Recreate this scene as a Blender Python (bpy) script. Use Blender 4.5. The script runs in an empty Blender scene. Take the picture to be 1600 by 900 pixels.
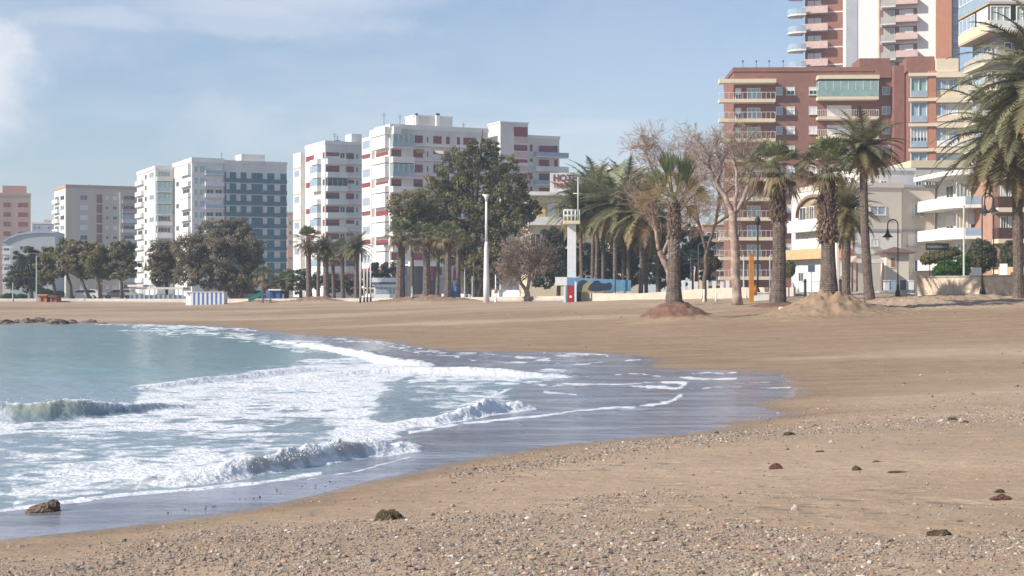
SKYS = .097; SUNE = 4.4; EXPO = 0.47; HAZE = .0005; CLOUDC = (8.2,8.0,8.2,1)
import bpy, math, random
import numpy as np
from math import radians as R, sin, cos, pi
random.seed(7)
rng = np.random.default_rng(11)
F = 2400.0; HZ = 455.0; H = 2.5          # focal length in photo pixels, horizon row, camera height
C = bpy.context.scene.collection
sc = bpy.context.scene

# ------------------------------------------------------------------ helpers
def P(px, py, Y):
    return ((px-800)/F*Y, Y, H+(HZ-py)/F*Y)
def sstep(a, b, x):
    t = np.clip((x-a)/(b-a), 0, 1); return t*t*(3-2*t)
def _h(ix, iy, s):
    n = (ix*374761393 + iy*668265263 + s*974634777) & 0x7fffffff
    n = ((n ^ (n >> 13))*1274126177) & 0x7fffffff
    return ((n ^ (n >> 16)) & 0xffff)/65535.0
def vnoise(x, y, s=0):
    xi = np.floor(x).astype(np.int64); yi = np.floor(y).astype(np.int64)
    fx = x-xi; fy = y-yi
    fx = fx*fx*(3-2*fx); fy = fy*fy*(3-2*fy)
    a = _h(xi, yi, s); b = _h(xi+1, yi, s); c = _h(xi, yi+1, s); d = _h(xi+1, yi+1, s)
    return (a*(1-fx)+b*fx)*(1-fy)+(c*(1-fx)+d*fx)*fy
def fbm(x, y, s=0, o=4):
    r = 0; a = .5; t = 0
    for i in range(o):
        r = r+a*vnoise(x*2**i+i*17.3, y*2**i+i*9.1, s+i); t += a; a *= .5
    return r/t
def seg_dist(x, y, pts, closed=True):
    """distance to a polyline, with fraction-interpolated index"""
    best = np.full(x.shape, 1e18); idx = np.zeros(x.shape)
    n = len(pts); m = n if closed else n-1
    for i in range(m):
        ax, ay = pts[i][:2]; bx, by = pts[(i+1) % n][:2]
        dx, dy = bx-ax, by-ay; L = dx*dx+dy*dy+1e-12
        t = np.clip(((x-ax)*dx+(y-ay)*dy)/L, 0, 1)
        d = (x-ax-t*dx)**2+(y-ay-t*dy)**2
        w = d < best
        best = np.where(w, d, best); idx = np.where(w, i+t, idx)
    return np.sqrt(best), idx
def inside(x, y, pts):
    c = np.zeros(x.shape, bool); n = len(pts)
    for i in range(n):
        ax, ay = pts[i][:2]; bx, by = pts[(i+1) % n][:2]
        cond = ((ay > y) != (by > y)) & (x < (bx-ax)*(y-ay)/(by-ay+1e-12)+ax)
        c ^= cond
    return c
def sdist(x, y, pts):
    d, _ = seg_dist(x, y, pts)
    return np.where(inside(x, y, pts), -d, d)
def G0(px, py):                          # pixel to sea-level point
    Y = H*F/(py-HZ); return ((px-800)/F*Y, Y)

def tag(o, label=None, cat=None, group=None, kind=None):
    if label: o['label'] = label
    if cat: o['category'] = cat
    if group: o['group'] = group
    if kind: o['kind'] = kind
    return o
def thing(name, loc, label, cat, group=None):
    o = bpy.data.objects.new(name, None); C.objects.link(o); o.location = loc
    o.empty_display_size = .1
    bpy.context.view_layer.update
    return tag(o, label, cat, group)
def link(name, me, parent=None):
    o = bpy.data.objects.new(name, me); C.objects.link(o)
    if parent: o.parent = parent
    return o
def np_mesh(name, V, Fq, mats, smooth=False, attrs=None, mi=None):
    V = np.asarray(V, np.float32); Fq = np.asarray(Fq, np.int32)
    me = bpy.data.meshes.new(name); k = Fq.shape[1]; n = len(Fq)
    me.vertices.add(len(V)); me.vertices.foreach_set('co', V.ravel())
    me.loops.add(n*k); me.loops.foreach_set('vertex_index', Fq.ravel())
    me.polygons.add(n); me.polygons.foreach_set('loop_start', np.arange(0, n*k, k, dtype=np.int32))
    me.polygons.foreach_set('use_smooth', np.full(n, bool(smooth)))
    if mi is not None: me.polygons.foreach_set('material_index', np.asarray(mi, np.int32))
    me.update(calc_edges=True)
    for a, arr in (attrs or {}).items():
        arr = np.asarray(arr, np.float32)
        if arr.ndim == 1:
            at = me.attributes.new(a, 'FLOAT', 'POINT'); at.data.foreach_set('value', arr)
        else:
            if arr.shape[1] == 3: arr = np.c_[arr, np.ones(len(arr), np.float32)]
            at = me.attributes.new(a, 'FLOAT_COLOR', 'POINT'); at.data.foreach_set('color', arr.ravel())
    for m in mats: me.materials.append(m)
    return me

class MB:
    def __init__(s): s.v = []; s.f = []; s.m = []; s.mats = []; s.sm = []
    def mi(s, m):
        if m not in s.mats: s.mats.append(m)
        return s.mats.index(m)
    def add(s, vs, fs, m, smooth=False):
        b = len(s.v); s.v += [tuple(map(float, q)) for q in vs]
        for f in fs: s.f.append(tuple(i+b for i in f)); s.m.append(s.mi(m)); s.sm.append(smooth)
        return s
    def hexa(s, q, m):                   # q: 4 bottom + 4 top
        return s.add(q, [(3,2,1,0),(4,5,6,7),(0,1,5,4),(1,2,6,5),(2,3,7,6),(3,0,4,7)], m)
    def box(s, x0, x1, y0, y1, z0, z1, m):
        return s.hexa([(x0,y0,z0),(x1,y0,z0),(x1,y1,z0),(x0,y1,z0),(x0,y0,z1),(x1,y0,z1),(x1,y1,z1),(x0,y1,z1)], m)
    def tube(s, pts, rad, m, n=8, smooth=True, cap=True):
        pts = [np.array(p, float) for p in pts]; vs = []; fs = []
        if not hasattr(rad, '__len__'): rad = [rad]*len(pts)
        prev = None
        for i, p in enumerate(pts):
            d = pts[min(i+1, len(pts)-1)]-pts[max(i-1, 0)]
            d = d/(np.linalg.norm(d)+1e-9)
            if prev is None:
                a = np.array([0,0,1.]) if abs(d[2]) < .9 else np.array([1.,0,0])
            else: a = prev
            e = a-d*np.dot(a, d); e /= np.linalg.norm(e)+1e-9; g = np.cross(d, e); prev = e
            for k in range(n):
                t = 2*pi*k/n; vs.append(p+rad[i]*(e*cos(t)+g*sin(t)))
        for i in range(len(pts)-1):
            for k in range(n):
                a = i*n+k; b = i*n+(k+1) % n; fs.append((a, b, b+n, a+n))
        if cap:
            fs.append(tuple(range(n-1, -1, -1))); fs.append(tuple((len(pts)-1)*n+k for k in range(n)))
        return s.add(vs, fs, m, smooth)
    def prism(s, poly, z0, z1, m):       # poly list of (x,y)
        n = len(poly)
        vs = [(x, y, z0) for x, y in poly]+[(x, y, z1) for x, y in poly]
        fs = [tuple(range(n-1, -1, -1)), tuple(range(n, 2*n))]+[(i, (i+1) % n, n+(i+1) % n, n+i) for i in range(n)]
        return s.add(vs, fs, m)
    def build(s, name, parent=None, bevel=0):
        me = bpy.data.meshes.new(name)
        v = s.v
        if parent is not None:
            l = parent_world(parent); v = [(a-l[0], b-l[1], c-l[2]) for a, b, c in v]
        me.from_pydata(v, [], s.f)
        for m in s.mats: me.materials.append(m)
        me.polygons.foreach_set('material_index', s.m); me.polygons.foreach_set('use_smooth', s.sm)
        me.update()
        return link(name, me, parent)
def parent_world(o):
    x = y = z = 0
    while o is not None:
        x += o.location.x; y += o.location.y; z += o.location.z; o = o.parent
    return (x, y, z)

# ------------------------------------------------------------------ materials
_M = {}
def mat(name, col, rough=.8, var=.12, scale=1.0, metal=0, spec=.3, bump=0, bscale=20, streak=0):
    if name in _M: return _M[name]
    m = bpy.data.materials.new(name); m.use_nodes = True; nt = m.node_tree; N = nt.nodes; L = nt.links
    b = N['Principled BSDF']; b.inputs['Roughness'].default_value = rough
    b.inputs['Metallic'].default_value = metal; b.inputs['Specular IOR Level'].default_value = spec
    if var > 0:
        tc = N.new('ShaderNodeNewGeometry'); mp = N.new('ShaderNodeMapping')
        mp.inputs['Scale'].default_value = (scale, scale, scale*(.25 if streak else 1))
        L.new(tc.outputs['Position'], mp.inputs[0])
        n = N.new('ShaderNodeTexNoise'); n.inputs['Scale'].default_value = 1; n.inputs['Detail'].default_value = 6
        n.inputs['Roughness'].default_value = .65
        L.new(mp.outputs[0], n.inputs['Vector'])
        r = N.new('ShaderNodeValToRGB'); r.color_ramp.elements[0].position = .28; r.color_ramp.elements[1].position = .72
        r.color_ramp.elements[0].color = (*[c*(1-var*1.6) for c in col], 1)
        r.color_ramp.elements[1].color = (*[min(1, c*(1+var)) for c in col], 1)
        L.new(n.outputs[0], r.inputs[0]); L.new(r.outputs[0], b.inputs['Base Color'])
    else: b.inputs['Base Color'].default_value = (*col, 1)
    if bump:
        n2 = N.new('ShaderNodeTexNoise'); n2.inputs['Scale'].default_value = bscale; n2.inputs['Detail'].default_value = 4
        g = N.new('ShaderNodeNewGeometry'); L.new(g.outputs['Position'], n2.inputs['Vector'])
        bp = N.new('ShaderNodeBump'); bp.inputs['Strength'].default_value = bump; bp.inputs['Distance'].default_value = .1
        L.new(n2.outputs[0], bp.inputs['Height']); L.new(bp.outputs[0], b.inputs['Normal'])
    _M[name] = m; return m
def attr_mat(name, rough=.7, spec=.3, trans=0, attr='Col'):
    m = bpy.data.materials.new(name); m.use_nodes = True; N = m.node_tree.nodes; L = m.node_tree.links
    b = N['Principled BSDF']; b.inputs['Roughness'].default_value = rough; b.inputs['Specular IOR Level'].default_value = spec
    a = N.new('ShaderNodeAttribute'); a.attribute_name = attr; L.new(a.outputs['Color'], b.inputs['Base Color'])
    if trans:
        t = N.new('ShaderNodeBsdfTranslucent'); mx = N.new('ShaderNodeMixShader'); mx.inputs[0].default_value = trans
        L.new(a.outputs['Color'], t.inputs[0]); L.new(b.outputs[0], mx.inputs[1]); L.new(t.outputs[0], mx.inputs[2])
        L.new(mx.outputs[0], N['Material Output'].inputs[0])
    return m
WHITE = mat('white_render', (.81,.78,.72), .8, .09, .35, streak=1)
WSHADE = mat('white_render_shaded', (.70,.67,.63), .8, .10, .3, streak=1)  # white render darkened for fronts turned from the sun; reused on smaller parts
CREAM = mat('cream_render', (.74,.62,.44), .8, .06, .4)
BEIGE = mat('beige_render', (.60,.49,.36), .85, .06, .3, streak=1)
BROWNB = mat('brown_render', (.48,.34,.25), .85, .07, .3)
SALMON = mat('salmon_render', (.62,.33,.24), .85, .07, .3)
BRICK = mat('red_brick', (.285,.135,.10), .85, .12, 1.2)
BRICKL = mat('red_brick_bright', (.48,.215,.13), .85, .08, 1.0)
REDSH = mat('red_shutter', (.27,.045,.045), .6, .15, 2)
BLUEB = mat('blue_cladding', (.035,.125,.165), .5, .1, .6)
BLUEP = mat('bright_blue_paint', (.05,.17,.45), .5, .1, 1)
GLASS = mat('dark_window_glass', (.035,.045,.05), .08, 0, spec=.8)
GLASSG = mat('pale_green_glass', (.28,.40,.36), .2, .15, 1.5, spec=.6)
GLASSB = mat('pale_blue_glass', (.33,.42,.50), .2, .12, .8, spec=.6)
BLIND = mat('white_blind', (.74,.74,.72), .6, .05, 1)
GREYB = mat('grey_render', (.40,.41,.43), .85, .07, .4)
PINK = mat('pink_parapet', (.64,.46,.40), .8, .12, 2)
WOODD = mat('dark_brown_wood', (.10,.05,.035), .6, .2, 2)
METD = mat('dark_iron', (.035,.045,.045), .5, .1, 3)
METW = mat('white_paint', (.78,.78,.76), .5, .06, 2)
METG = mat('galvanised_grey', (.42,.45,.45), .45, .1, 3)
STONE = mat('sand_coloured_stone', (.66,.54,.40), .9, .22, 2.2, bump=.6, bscale=6)
WALLB = mat('low_wall_render', (.60,.52,.42), .9, .12, 1.2)
ORANGE = mat('orange_paint', (.55,.23,.04), .5, .1, 3)
GREENP = mat('green_plastic', (.02,.20,.15), .4, .1, 2)
REDP = mat('red_paint', (.42,.03,.03), .4, .1, 2)
TILE = mat('roof_tile_brown', (.20,.12,.09), .8, .2, 6)
BARK = mat('grey_brown_bark', (.17,.13,.10), .95, .3, 5, bump=.8, bscale=14)
PALMB = mat('palm_trunk_bark', (.175,.135,.11), .95, .35, 4, bump=.9, bscale=9)
PBARK = mat('pinkish_white_bark', (.42,.31,.25), .9, .40, 2.5, bump=.4)
DEADF = mat('dead_palm_leaf', (.27,.18,.12), .9, .35, 3)
CONC = mat('concrete', (.42,.40,.37), .9, .12, 1)

# ------------------------------------------------------------------ the lie of the land
shore_px = [(0,842),(120,828),(240,814),(300,806),(400,790),(480,772),(560,752),(640,736),(700,722),(780,708),(860,697),(940,690),
            (1000,684),(1060,680),(1110,673),(1150,664),(1090,660),(1180,655),(1240,647),(1205,640),(1180,632),(1235,620),(1240,606),(1205,600),(1238,597),(1215,590),(1222,584),(1160,579),(1090,578),(1020,577),(1000,572),
            (1018,566),(1012,558),(960,553),(900,551),(800,550),(700,548),(660,544),(620,536),(580,531),(540,527),(490,525),(450,522),
            (410,517),(380,513),(340,510),(300,508),(220,506),(150,506),(80,507),(0,507)]
SHORE = [G0(*p) for p in shore_px]
SHORE = SHORE+[(-60,119),(-110,128),(-300,180),(-3000,900),(-3000,-900),(-300,-90),(-60,-12),(-20,8.5),(-9,13.6)]
_bk = [(-1400,320,472),(-500,215,471),(0,185,471.5),(300,178,474),(600,163,472),(850,148,471),(1000,131,468),(1180,119,466),(1330,115,459),(1430,111,461),(1600,104,461),(2300,88,462),(4000,60,466)]
BACK = [((px-800)/F*Y, Y, H-(py-HZ)/F*Y) for px, Y, py in _bk]
_bx = np.arange(len(BACK)); _bz = np.array([b[2] for b in BACK])
MOUNDS = []      # x, y, radius, height
def mound(px, Y, r, h): MOUNDS.append(((px-800)/F*Y, Y, r, h))
mound(1053, 90, 1.95, 1.05); mound(1293, 88, 2.5, 1.15); mound(1215, 101, 1.8, .35)
mound(1245, 86, 3.0, .2); mound(1350, 92, 3.5, .3); mound(1440, 96, 4, .22); mound(1520, 97, 5, .2); mound(1395,97,3,.2)
mound(625,160,3,.45); mound(700,158,3.6,.45); mound(483,172,3.2,.4); mound(510,172,3,.35); mound(412,176,2.5,.4); mound(665,160,2,.3)
def ground_z(x, y, detail=True):
    x = np.asarray(x, float); y = np.asarray(y, float)
    s = sdist(x, y, SHORE)
    w0 = np.clip(y/60, .15, 1.)
    s = s+(fbm(x*.5, y*.35, 5, 3)-.5)*1.0*w0*np.exp(-np.abs(s)/3)
    db, bi = seg_dist(x, y, BACK, False)
    zb = np.interp(bi, _bx, _bz)
    beyond = inside(x, y, [b[:2] for b in BACK]+[(4000,60),(4000,4000),(-4000,4000),(-4000,800)])
    so = np.maximum(s, 0)
    t = so/(so+np.where(beyond, 0, db)+1e-6)
    z = zb*t**1.15
    near = 1-sstep(24, 44, y+.15*x)
    z = z+near*.80*(1-np.exp(-(so/9.5)))*sstep(0, 1.5, so)
    z = z*np.clip(so/1.0, 0, 1)**.3
    z = np.where(s < 0, -.035*np.minimum(-s, 40)-.02*np.minimum(-s, 1), z)
    if detail:
        dr = sstep(1.5, 6, s)
        z = z+dr*((fbm(x*.25, y*.25, 3, 4)-.5)*.12+(fbm(x*1.3, y*1.3, 8, 3)-.5)*.03)
        bank = sstep(20, 4, db)*sstep(20, 34, x)*(~beyond)
        z = z+bank*((fbm(x*.45, y*.6, 21, 3)-.5)*.45+(fbm(x*1.6, y*1.6, 22, 4)-.5)*.34)
        for mx, my, r, h in MOUNDS:
            d = np.hypot(x-mx, (y-my)*.8)/r
            z = z+h*np.exp(-d**2.2*1.1)*(1+.6*(fbm(x*2.2, y*2.2, 4, 4)-.5))+.22*np.exp(-d**2*.6)*(fbm(x*3.1, y*3.1, 6, 3)-.5)*min(1, h*2)
    return z, s, db, beyond
def gz(x, y, detail=True):
    return float(ground_z(np.array([x]), np.array([y]), detail)[0][0])
def GP(px, Y):                           # ground point seen in photo column px at distance Y
    x = (px-800)/F*Y; return (x, Y, gz(x, Y))

# fan-shaped grid, fine in view, coarse all round
def fan(pxs, dists):
    k = (np.array(pxs)-800)/F
    ang = np.arctan(k); return ang
def fan_grid(ang, ds):
    A, D = np.meshgrid(ang, ds)          # rows = distances (measured along y where possible)
    c = np.where(np.abs(A) < 1.0, np.cos(A), np.cos(1.0)+0*A)
    r = D/c
    X = r*np.sin(A); Y = r*np.cos(A)
    n, m = A.shape
    i = np.arange((n-1)*(m-1)); a = (i//(m-1))*m+i % (m-1)
    Fq = np.stack([a, a+1, a+m+1, a+m], 1)
    return X.ravel(), Y.ravel(), Fq
angin = np.arctan((np.arange(-150, 1751, 2.5)-800)/F)
angout = np.concatenate([np.linspace(-pi, angin[0], 90)[:-1], angin, np.linspace(angin[-1], pi, 90)[1:]])
ds = 1/np.linspace(1/7.5, 1/200, 420)*1.0
ds = np.concatenate([[.3, 1, 2, 3.5, 5, 6.2], 7.5+np.linspace(0, 12.5, 230), 1/np.linspace(1/20.0, 1/70, 240)[1:], np.linspace(70, 130, 300)[1:], np.linspace(130, 210, 110)[1:], np.geomspace(215, 1800, 30)])
X, Y, Fq = fan_grid(angout, ds)
Z, S, DB, BY = ground_z(X, Y)
V = np.c_[X, Y, Z]
pxx = 800+F*X/np.maximum(Y, .5)
wet = 1-sstep(0.05, np.where(Y > 35, 5.0, 1.6)+2.0*(fbm(X*.25, Y*.25, 12, 3)), S+(fbm(X*.8, Y*.8, 2, 3)-.5)*.6)
sheen = (1-sstep(0.0, .35+.03*Y*.5, S))
# berm of pebbles: how stony is the sand here
py_ = HZ+F*(H-Z)/np.maximum(Y, .5)
def band(px, py, pts, w):                # closeness (0..1) to a polyline given in photo pixels, w = half width
    xs = [p[0] for p in pts]; ys = [p[1] for p in pts]
    c = np.interp(px, xs, ys); ww = w if np.isscalar(w) else np.interp(px, xs, w)
    e = np.where((px < xs[0]-10) | (px > xs[-1]+10), 0, 1)
    return np.exp(-((py-c)/ww)**2)*e
rocky = np.clip(band(pxx, py_, [(-300,900),(0,868),(400,850),(800,850),(1200,830),(1700,850)], 40)+sstep(830, 880, py_), 0, 1)
# ------------------------------------------------------------------ beach sand
def sand_material():
    m = bpy.data.materials.new('beach_sand'); m.use_nodes = True; nt = m.node_tree; N = nt.nodes; L = nt.links
    b = N['Principled BSDF']; g = N.new('ShaderNodeNewGeometry')
    def noise(sx, sy, det=6, r=.6):
        mp = N.new('ShaderNodeMapping'); mp.inputs['Scale'].default_value = (sx, sy, sx); L.new(g.outputs['Position'], mp.inputs[0])
        n = N.new('ShaderNodeTexNoise'); n.inputs['Scale'].default_value = 1; n.inputs['Detail'].default_value = det; n.inputs['Roughness'].default_value = r
        L.new(mp.outputs[0], n.inputs['Vector']); return n.outputs[0]
    def ramp(f, p0, p1, c0, c1):
        r = N.new('ShaderNodeValToRGB'); e = r.color_ramp.elements
        e[0].position = p0; e[1].position = p1; e[0].color = (*c0, 1); e[1].color = (*c1, 1); L.new(f, r.inputs[0]); return r.outputs[0]
    def mixc(f, a, c, mode='MIX'):
        x = N.new('ShaderNodeMix'); x.data_type = 'RGBA'; x.blend_type = mode
        if isinstance(f, float): x.inputs[0].default_value = f
        else: L.new(f, x.inputs[0])
        L.new(a, x.inputs[6]); L.new(c, x.inputs[7]); return x.outputs[2]
    def attr(n):
        a = N.new('ShaderNodeAttribute'); a.attribute_name = n; return a.outputs['Fac']
    base = ramp(noise(.10, .16, 6), .35, .66, SAND_A, SAND_B)
    fine = ramp(noise(22, 22, 5, .7), .35, .7, (.78,.78,.78), (1.12,1.12,1.12))
    base = mixc(1.0, base, fine, 'MULTIPLY')
    grit = ramp(noise(75, 75, 2, .5), .60, .68, (1,1,1), (.55,.52,.50))
    base = mixc(1.0, base, grit, 'MULTIPLY')
    w = attr('wet')
    wc = ramp(noise(.22, .8, 4), .35, .65, SAND_W1, SAND_W2)
    base = mixc(w, base, wc)
    bk = attr('town')
    base = mixc(bk, base, ramp(noise(.3, .3), .3, .7, (.24,.22,.19), (.32,.29,.25)))
    md = attr('mound'); base = mixc(md, base, ramp(noise(2, 2), .3, .7, (.16,.085,.055), (.24,.135,.09)))
    L.new(base, b.inputs['Base Color'])
    sh = attr('sheen')
    mr = N.new('ShaderNodeMapRange'); L.new(sh, mr.inputs[0]); mr.inputs[3].default_value = .85; mr.inputs[4].default_value = .22; L.new(mr.outputs[0], b.inputs['Roughness'])
    b.inputs['Specular IOR Level'].default_value = .35
    bp = N.new('ShaderNodeBump'); bp.inputs['Strength'].default_value = .55; bp.inputs['Distance'].default_value = .03
    L.new(noise(14, 14, 6, .7), bp.inputs['Height'])
    b2 = N.new('ShaderNodeBump'); b2.inputs['Strength'].default_value = .5; b2.inputs['Distance'].default_value = .25
    L.new(noise(.9, 1.1, 4, .6), b2.inputs['Height']); L.new(bp.outputs[0], b2.inputs['Normal'])
    vo = N.new('ShaderNodeTexVoronoi'); vo.feature = 'SMOOTH_F1'; vo.inputs['Scale'].default_value = 1; mpv = N.new('ShaderNodeMapping'); mpv.inputs['Scale'].default_value = (2.3, 3.1, 2.3)
    L.new(g.outputs['Position'], mpv.inputs[0]); L.new(mpv.outputs[0], vo.inputs['Vector'])
    mrv = N.new('ShaderNodeMapRange'); L.new(vo.outputs['Distance'], mrv.inputs[0]); mrv.inputs[2].default_value = .38
    dryf = N.new('ShaderNodeMath'); dryf.operation = 'SUBTRACT'; dryf.inputs[0].default_value = 1; L.new(w, dryf.inputs[1])
    msk = N.new('ShaderNodeMath'); msk.operation = 'MULTIPLY'; L.new(dryf.outputs[0], msk.inputs[0]); L.new(ramp(noise(.12, .2, 3), .45, .6, (0,0,0), (.8,.8,.8)), msk.inputs[1])
    b3 = N.new('ShaderNodeBump'); b3.inputs['Distance'].default_value = .08; L.new(msk.outputs[0], b3.inputs['Strength']); L.new(mrv.outputs[0], b3.inputs['Height']); L.new(b2.outputs[0], b3.inputs['Normal'])
    L.new(b3.outputs[0], b.inputs['Normal'])
    return m
SAND_A = (.40,.285,.185); SAND_B = (.51,.38,.262); SAND_W1 = (.265,.18,.108); SAND_W2 = (.355,.245,.152)
mnd = np.zeros(len(X))
for i in (0, 2):
    mx, my, r, h = MOUNDS[i]; d = np.hypot(X-mx, (Y-my)*.8)/r
    mnd = np.maximum(mnd, 1-sstep(.95, 1.15, d+.25*(fbm(X*1.5, Y*1.5, 4, 3)-.5)))
for i in (8,9,10,11,12,13):
    mx, my, r, h = MOUNDS[i]; d = np.hypot(X-mx, (Y-my)*.8)/r
    mnd = np.maximum(mnd, .6*(1-sstep(.8, 1.2, d)))
town = BY.astype(float)*sstep(1, 6, DB)
# darker damp bands lying along the back beach
damp = .9*sstep(.40, .58, fbm(X*.035+3, Y*.12, 31, 4))*sstep(38, 50, Y)*(1-sstep(0, 1, BY.astype(float)))
wet2 = np.clip(wet+damp*sstep(0, 3, S)*sstep(8, 20, DB), 0, 1)
me = np_mesh('beach', V, Fq, [sand_material()], True, {'wet': wet2, 'sheen': sheen, 'town': town, 'mound': mnd})
tag(link('beach', me), kind='structure')

# ------------------------------------------------------------------ sea
DEEP = [G0(*p) for p in [(0,800),(80,790),(150,781),(300,765),(430,752),(520,738),(560,722),(612,712),(606,686),(640,672),(720,662),(775,650),(800,628),(800,604),(850,596),(888,588),
        (760,583),(670,578),(630,566),(560,557),(490,540),(430,530),(380,521),(300,513),(200,508),(0,508)]]+[(-60,118),(-300,180),(-3000,900),(-3000,-900),(-300,-90),(-60,-10),(-20,9.5)]
ang2 = np.concatenate([np.linspace(-1.45, angin[0], 60)[:-1], np.arctan((np.arange(-150, 1285, 2.0)-800)/F)])
d2 = np.concatenate([np.geomspace(4, 14.4, 8)[:-1], 6000/np.linspace(416, 49.5, 470), [125,130,140,170,250,500,900]])
X, Y, Fq = fan_grid(ang2, d2)
S = sdist(X, Y, SHORE); w0 = np.clip(Y/60, .15, 1.)
S = S+(fbm(X*.5, Y*.35, 5, 3)-.5)*1.0*w0*np.exp(-np.abs(S)/3)
SD = sdist(X, Y, DEEP)+(fbm(X*1.1, Y*1.1, 40, 3)-.5)*.5
px = 800+F*X/Y; py = HZ+6000/Y
n1 = fbm(X*.35, Y*.5, 50, 4); n2 = fbm(X*1.6, Y*2.2, 60, 4); n3 = fbm(X*6, Y*6, 70, 3)
calm = sstep(.2, 3, -S)
Z = .004+calm*((n1-.5)*.10+(n2-.5)*.05)
Z = Z+(fbm(X*2.0, Y*2.0, 90, 3)-.5)*.012*sstep(0, .6, -S)
foam = np.zeros_like(X)
# breakers: crest line through photo pixels taken at sea level (foot of the front), height, front and back run
FRONT = []
def breaker(pts, hs, fr, bk, jag, fo_front, fo_back, seed, fo_keep=None):
    global Z, foam
    W = [G0(*p[:2]) for p in pts]; xs = [w[0] for w in W]; ys = [w[1] for w in W]
    yc = sum(np.interp(X+o_, xs, ys) for o_ in (-.9, -.6, -.3, 0, .3, .6, .9))/7+(fbm(X*.9, X*0+3, seed, 3)-.5)*jag
    hh = np.interp(X, xs, hs)*sstep(xs[0]-1.5, xs[0], X)*(1-sstep(xs[-1], xs[-1]+.8, X))
    hh = hh*(.70+.42*fbm(X*1.5, X*0, seed+3, 3)+.22*fbm(X*6, X*0, seed+4, 3))
    d = Y-(yc+fr)
    sh = np.where(d < 0, np.exp(-np.abs(d/(fr*.55))**2.2), 1/(1+(d/bk)**2))
    Z = Z+hh*sh
    on = (hh > .02)
    f_ = fo_front*np.exp(-((d+fr*.75)/(fr*.5))**2)+fo_back*np.exp(-((d-bk*.06)/(bk*(.35 if fo_keep is None else .26)))**2)
    f_ = f_*(1 if fo_keep is None else fo_keep)
    foam = np.maximum(foam, f_*np.clip(hh/.12, 0, 1)*on)
    if fo_keep is not None:
        front = on*np.exp(-((d+fr*.35)/(fr*.45))**2)*np.clip(hh/.15, 0, 1); FRONT.append((front, fo_keep))
    return hh*sh, d
w1, dd1 = breaker([(-250,668),(-60,664),(0,662),(60,662),(120,657),(190,648),(260,642),(330,634)], [.36,.38,.38,.34,.26,.17,.09,.03], .55, 1.6, .45, .0, 1.0, 101, 1)
w2, dd2 = breaker([(250,770),(330,757),(420,745),(500,728),(560,716),(612,706)], [.09,.17,.23,.26,.25,.12], .5, .9, .5, .5, 1.0, 202)
w3, dd3 = breaker([(650,672),(700,664),(760,654),(798,640)], [.08,.13,.2,.16], .6, 1.2, .4, 1.1, 1.0, 303)
w4, dd4 = breaker([(420,533),(520,550),(600,572),(655,577)], [.05,.18,.22,.12], 1.2, 3, 1.0, .8, .62, 404)
w5, dd5 = breaker([(470,598),(560,585),(640,584),(760,588),(880,593)], [.04,.1,.16,.16,.05], .9, 2, .8, .9, .8, 505)
w6, dd6 = breaker([(150,620),(300,603),(420,590),(520,580)], [.04,.15,.15,.05], .9, 2.5, .8, .5, .6, 606)
JX = (fbm(X*.7, Y*.5, 300, 4)-.5)*90; JY = (fbm(X*.7+5, Y*.5, 310, 4)-.5)*26
def reg(pts, v, soft=1.0):
    global foam
    d = sdist(px+JX, py+JY, pts)
    foam = np.maximum(foam, v*(1-sstep(-8*soft, 8*soft, d)))
reg([(225,606),(330,590),(420,577),(480,562),(560,560),(640,572),(650,585),(620,600),(600,640),(610,690),(520,715),(470,700),(520,670),(420,660),(250,660),(120,668),(230,640)], .66, 1.6)
reg([(380,590),(480,565),(600,565),(620,590),(590,650),(560,700),(480,690),(540,650),(440,630)], .84, 1.6)
reg([(0,655),(60,660),(250,655),(450,660),(420,690),(200,682),(0,688)], .58, 1.3)
reg([(60,735),(180,700),(320,690),(420,705),(330,740),(240,757),(100,782),(0,790),(0,745)], .64, 1.6)
reg([(-300,690),(0,690),(500,660),(560,720),(300,762),(0,795),(-300,820)], .43, 2)
reg([(150,509),(300,511),(400,522),(500,540),(560,554),(470,549),(380,534),(250,523)], .52, .5)
reg([(640,574),(760,580),(885,586),(880,594),(800,600),(740,596),(660,592)], .68, .6)
for fr_, _k in FRONT: foam = foam*(1-.85*fr_)
reg([(650,598),(700,590),(790,596),(800,612),(770,640),(680,655),(640,650)], .42, 1.5)
reg([(860,556),(1000,556),(1000,570),(860,566)], .22, 1)
def line(pts, w, v):
    global foam
    d, _ = seg_dist(px, py, pts, False)
    foam = np.maximum(foam, v*.92*np.exp(-(d/(w*.62))**2))
wob = (fbm(X*.9, Y*.7, 77, 3)-.5)
py = py+wob*8; 
line([(-200,815),(0,797),(150,780),(300,765),(420,751),(500,738)], 5.5, .95)
line([(640,676),(720,664),(820,655),(930,640),(1020,633)], 3.0, .85)
line([(1000,633),(1050,627),(1064,618)], 4.5, .9)
line([(1010,603),(1060,606),(1072,600),(1035,598)], 3.5, .85)
line([(700,586),(860,604),(960,600),(1050,606)], 1.8, .6); line([(870,602),(1010,598),(1150,598),(1230,597)], 1.8, .62)
line([(880,590),(1000,585),(1100,590),(1150,590)], 2, .6); line([(1050,608),(1150,604),(1235,606)], 2., .6); line([(1080,584),(1150,582)], 3, .55)
line([(850,553),(950,556)], 2, .6); line([(560,532),(640,548),(760,556),(860,562)], 2.0, .62); line([(600,545),(760,566),(900,570),(1000,562)], 1.8, .55); line([(850,612),(900,617)], 3, .6)
line([(520,530),(600,536),(700,552)], 2, .6); line([(150,507),(300,510),(400,517)], 2.5, .8); line([(700,640),(760,622),(800,606)], 4, .65)
line([(480,748),(560,735),(640,716)], 2., .6)
py = py-wob*8
edge = np.exp(-((S+.10)/(.10+.002*Y))**2)*.0
pat2 = np.clip(w2/.10, 0, 1)*(dd2 < .05)*sstep(.48, .60, fbm(X*1.6+4, Y*1.2, 190, 3))
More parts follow.
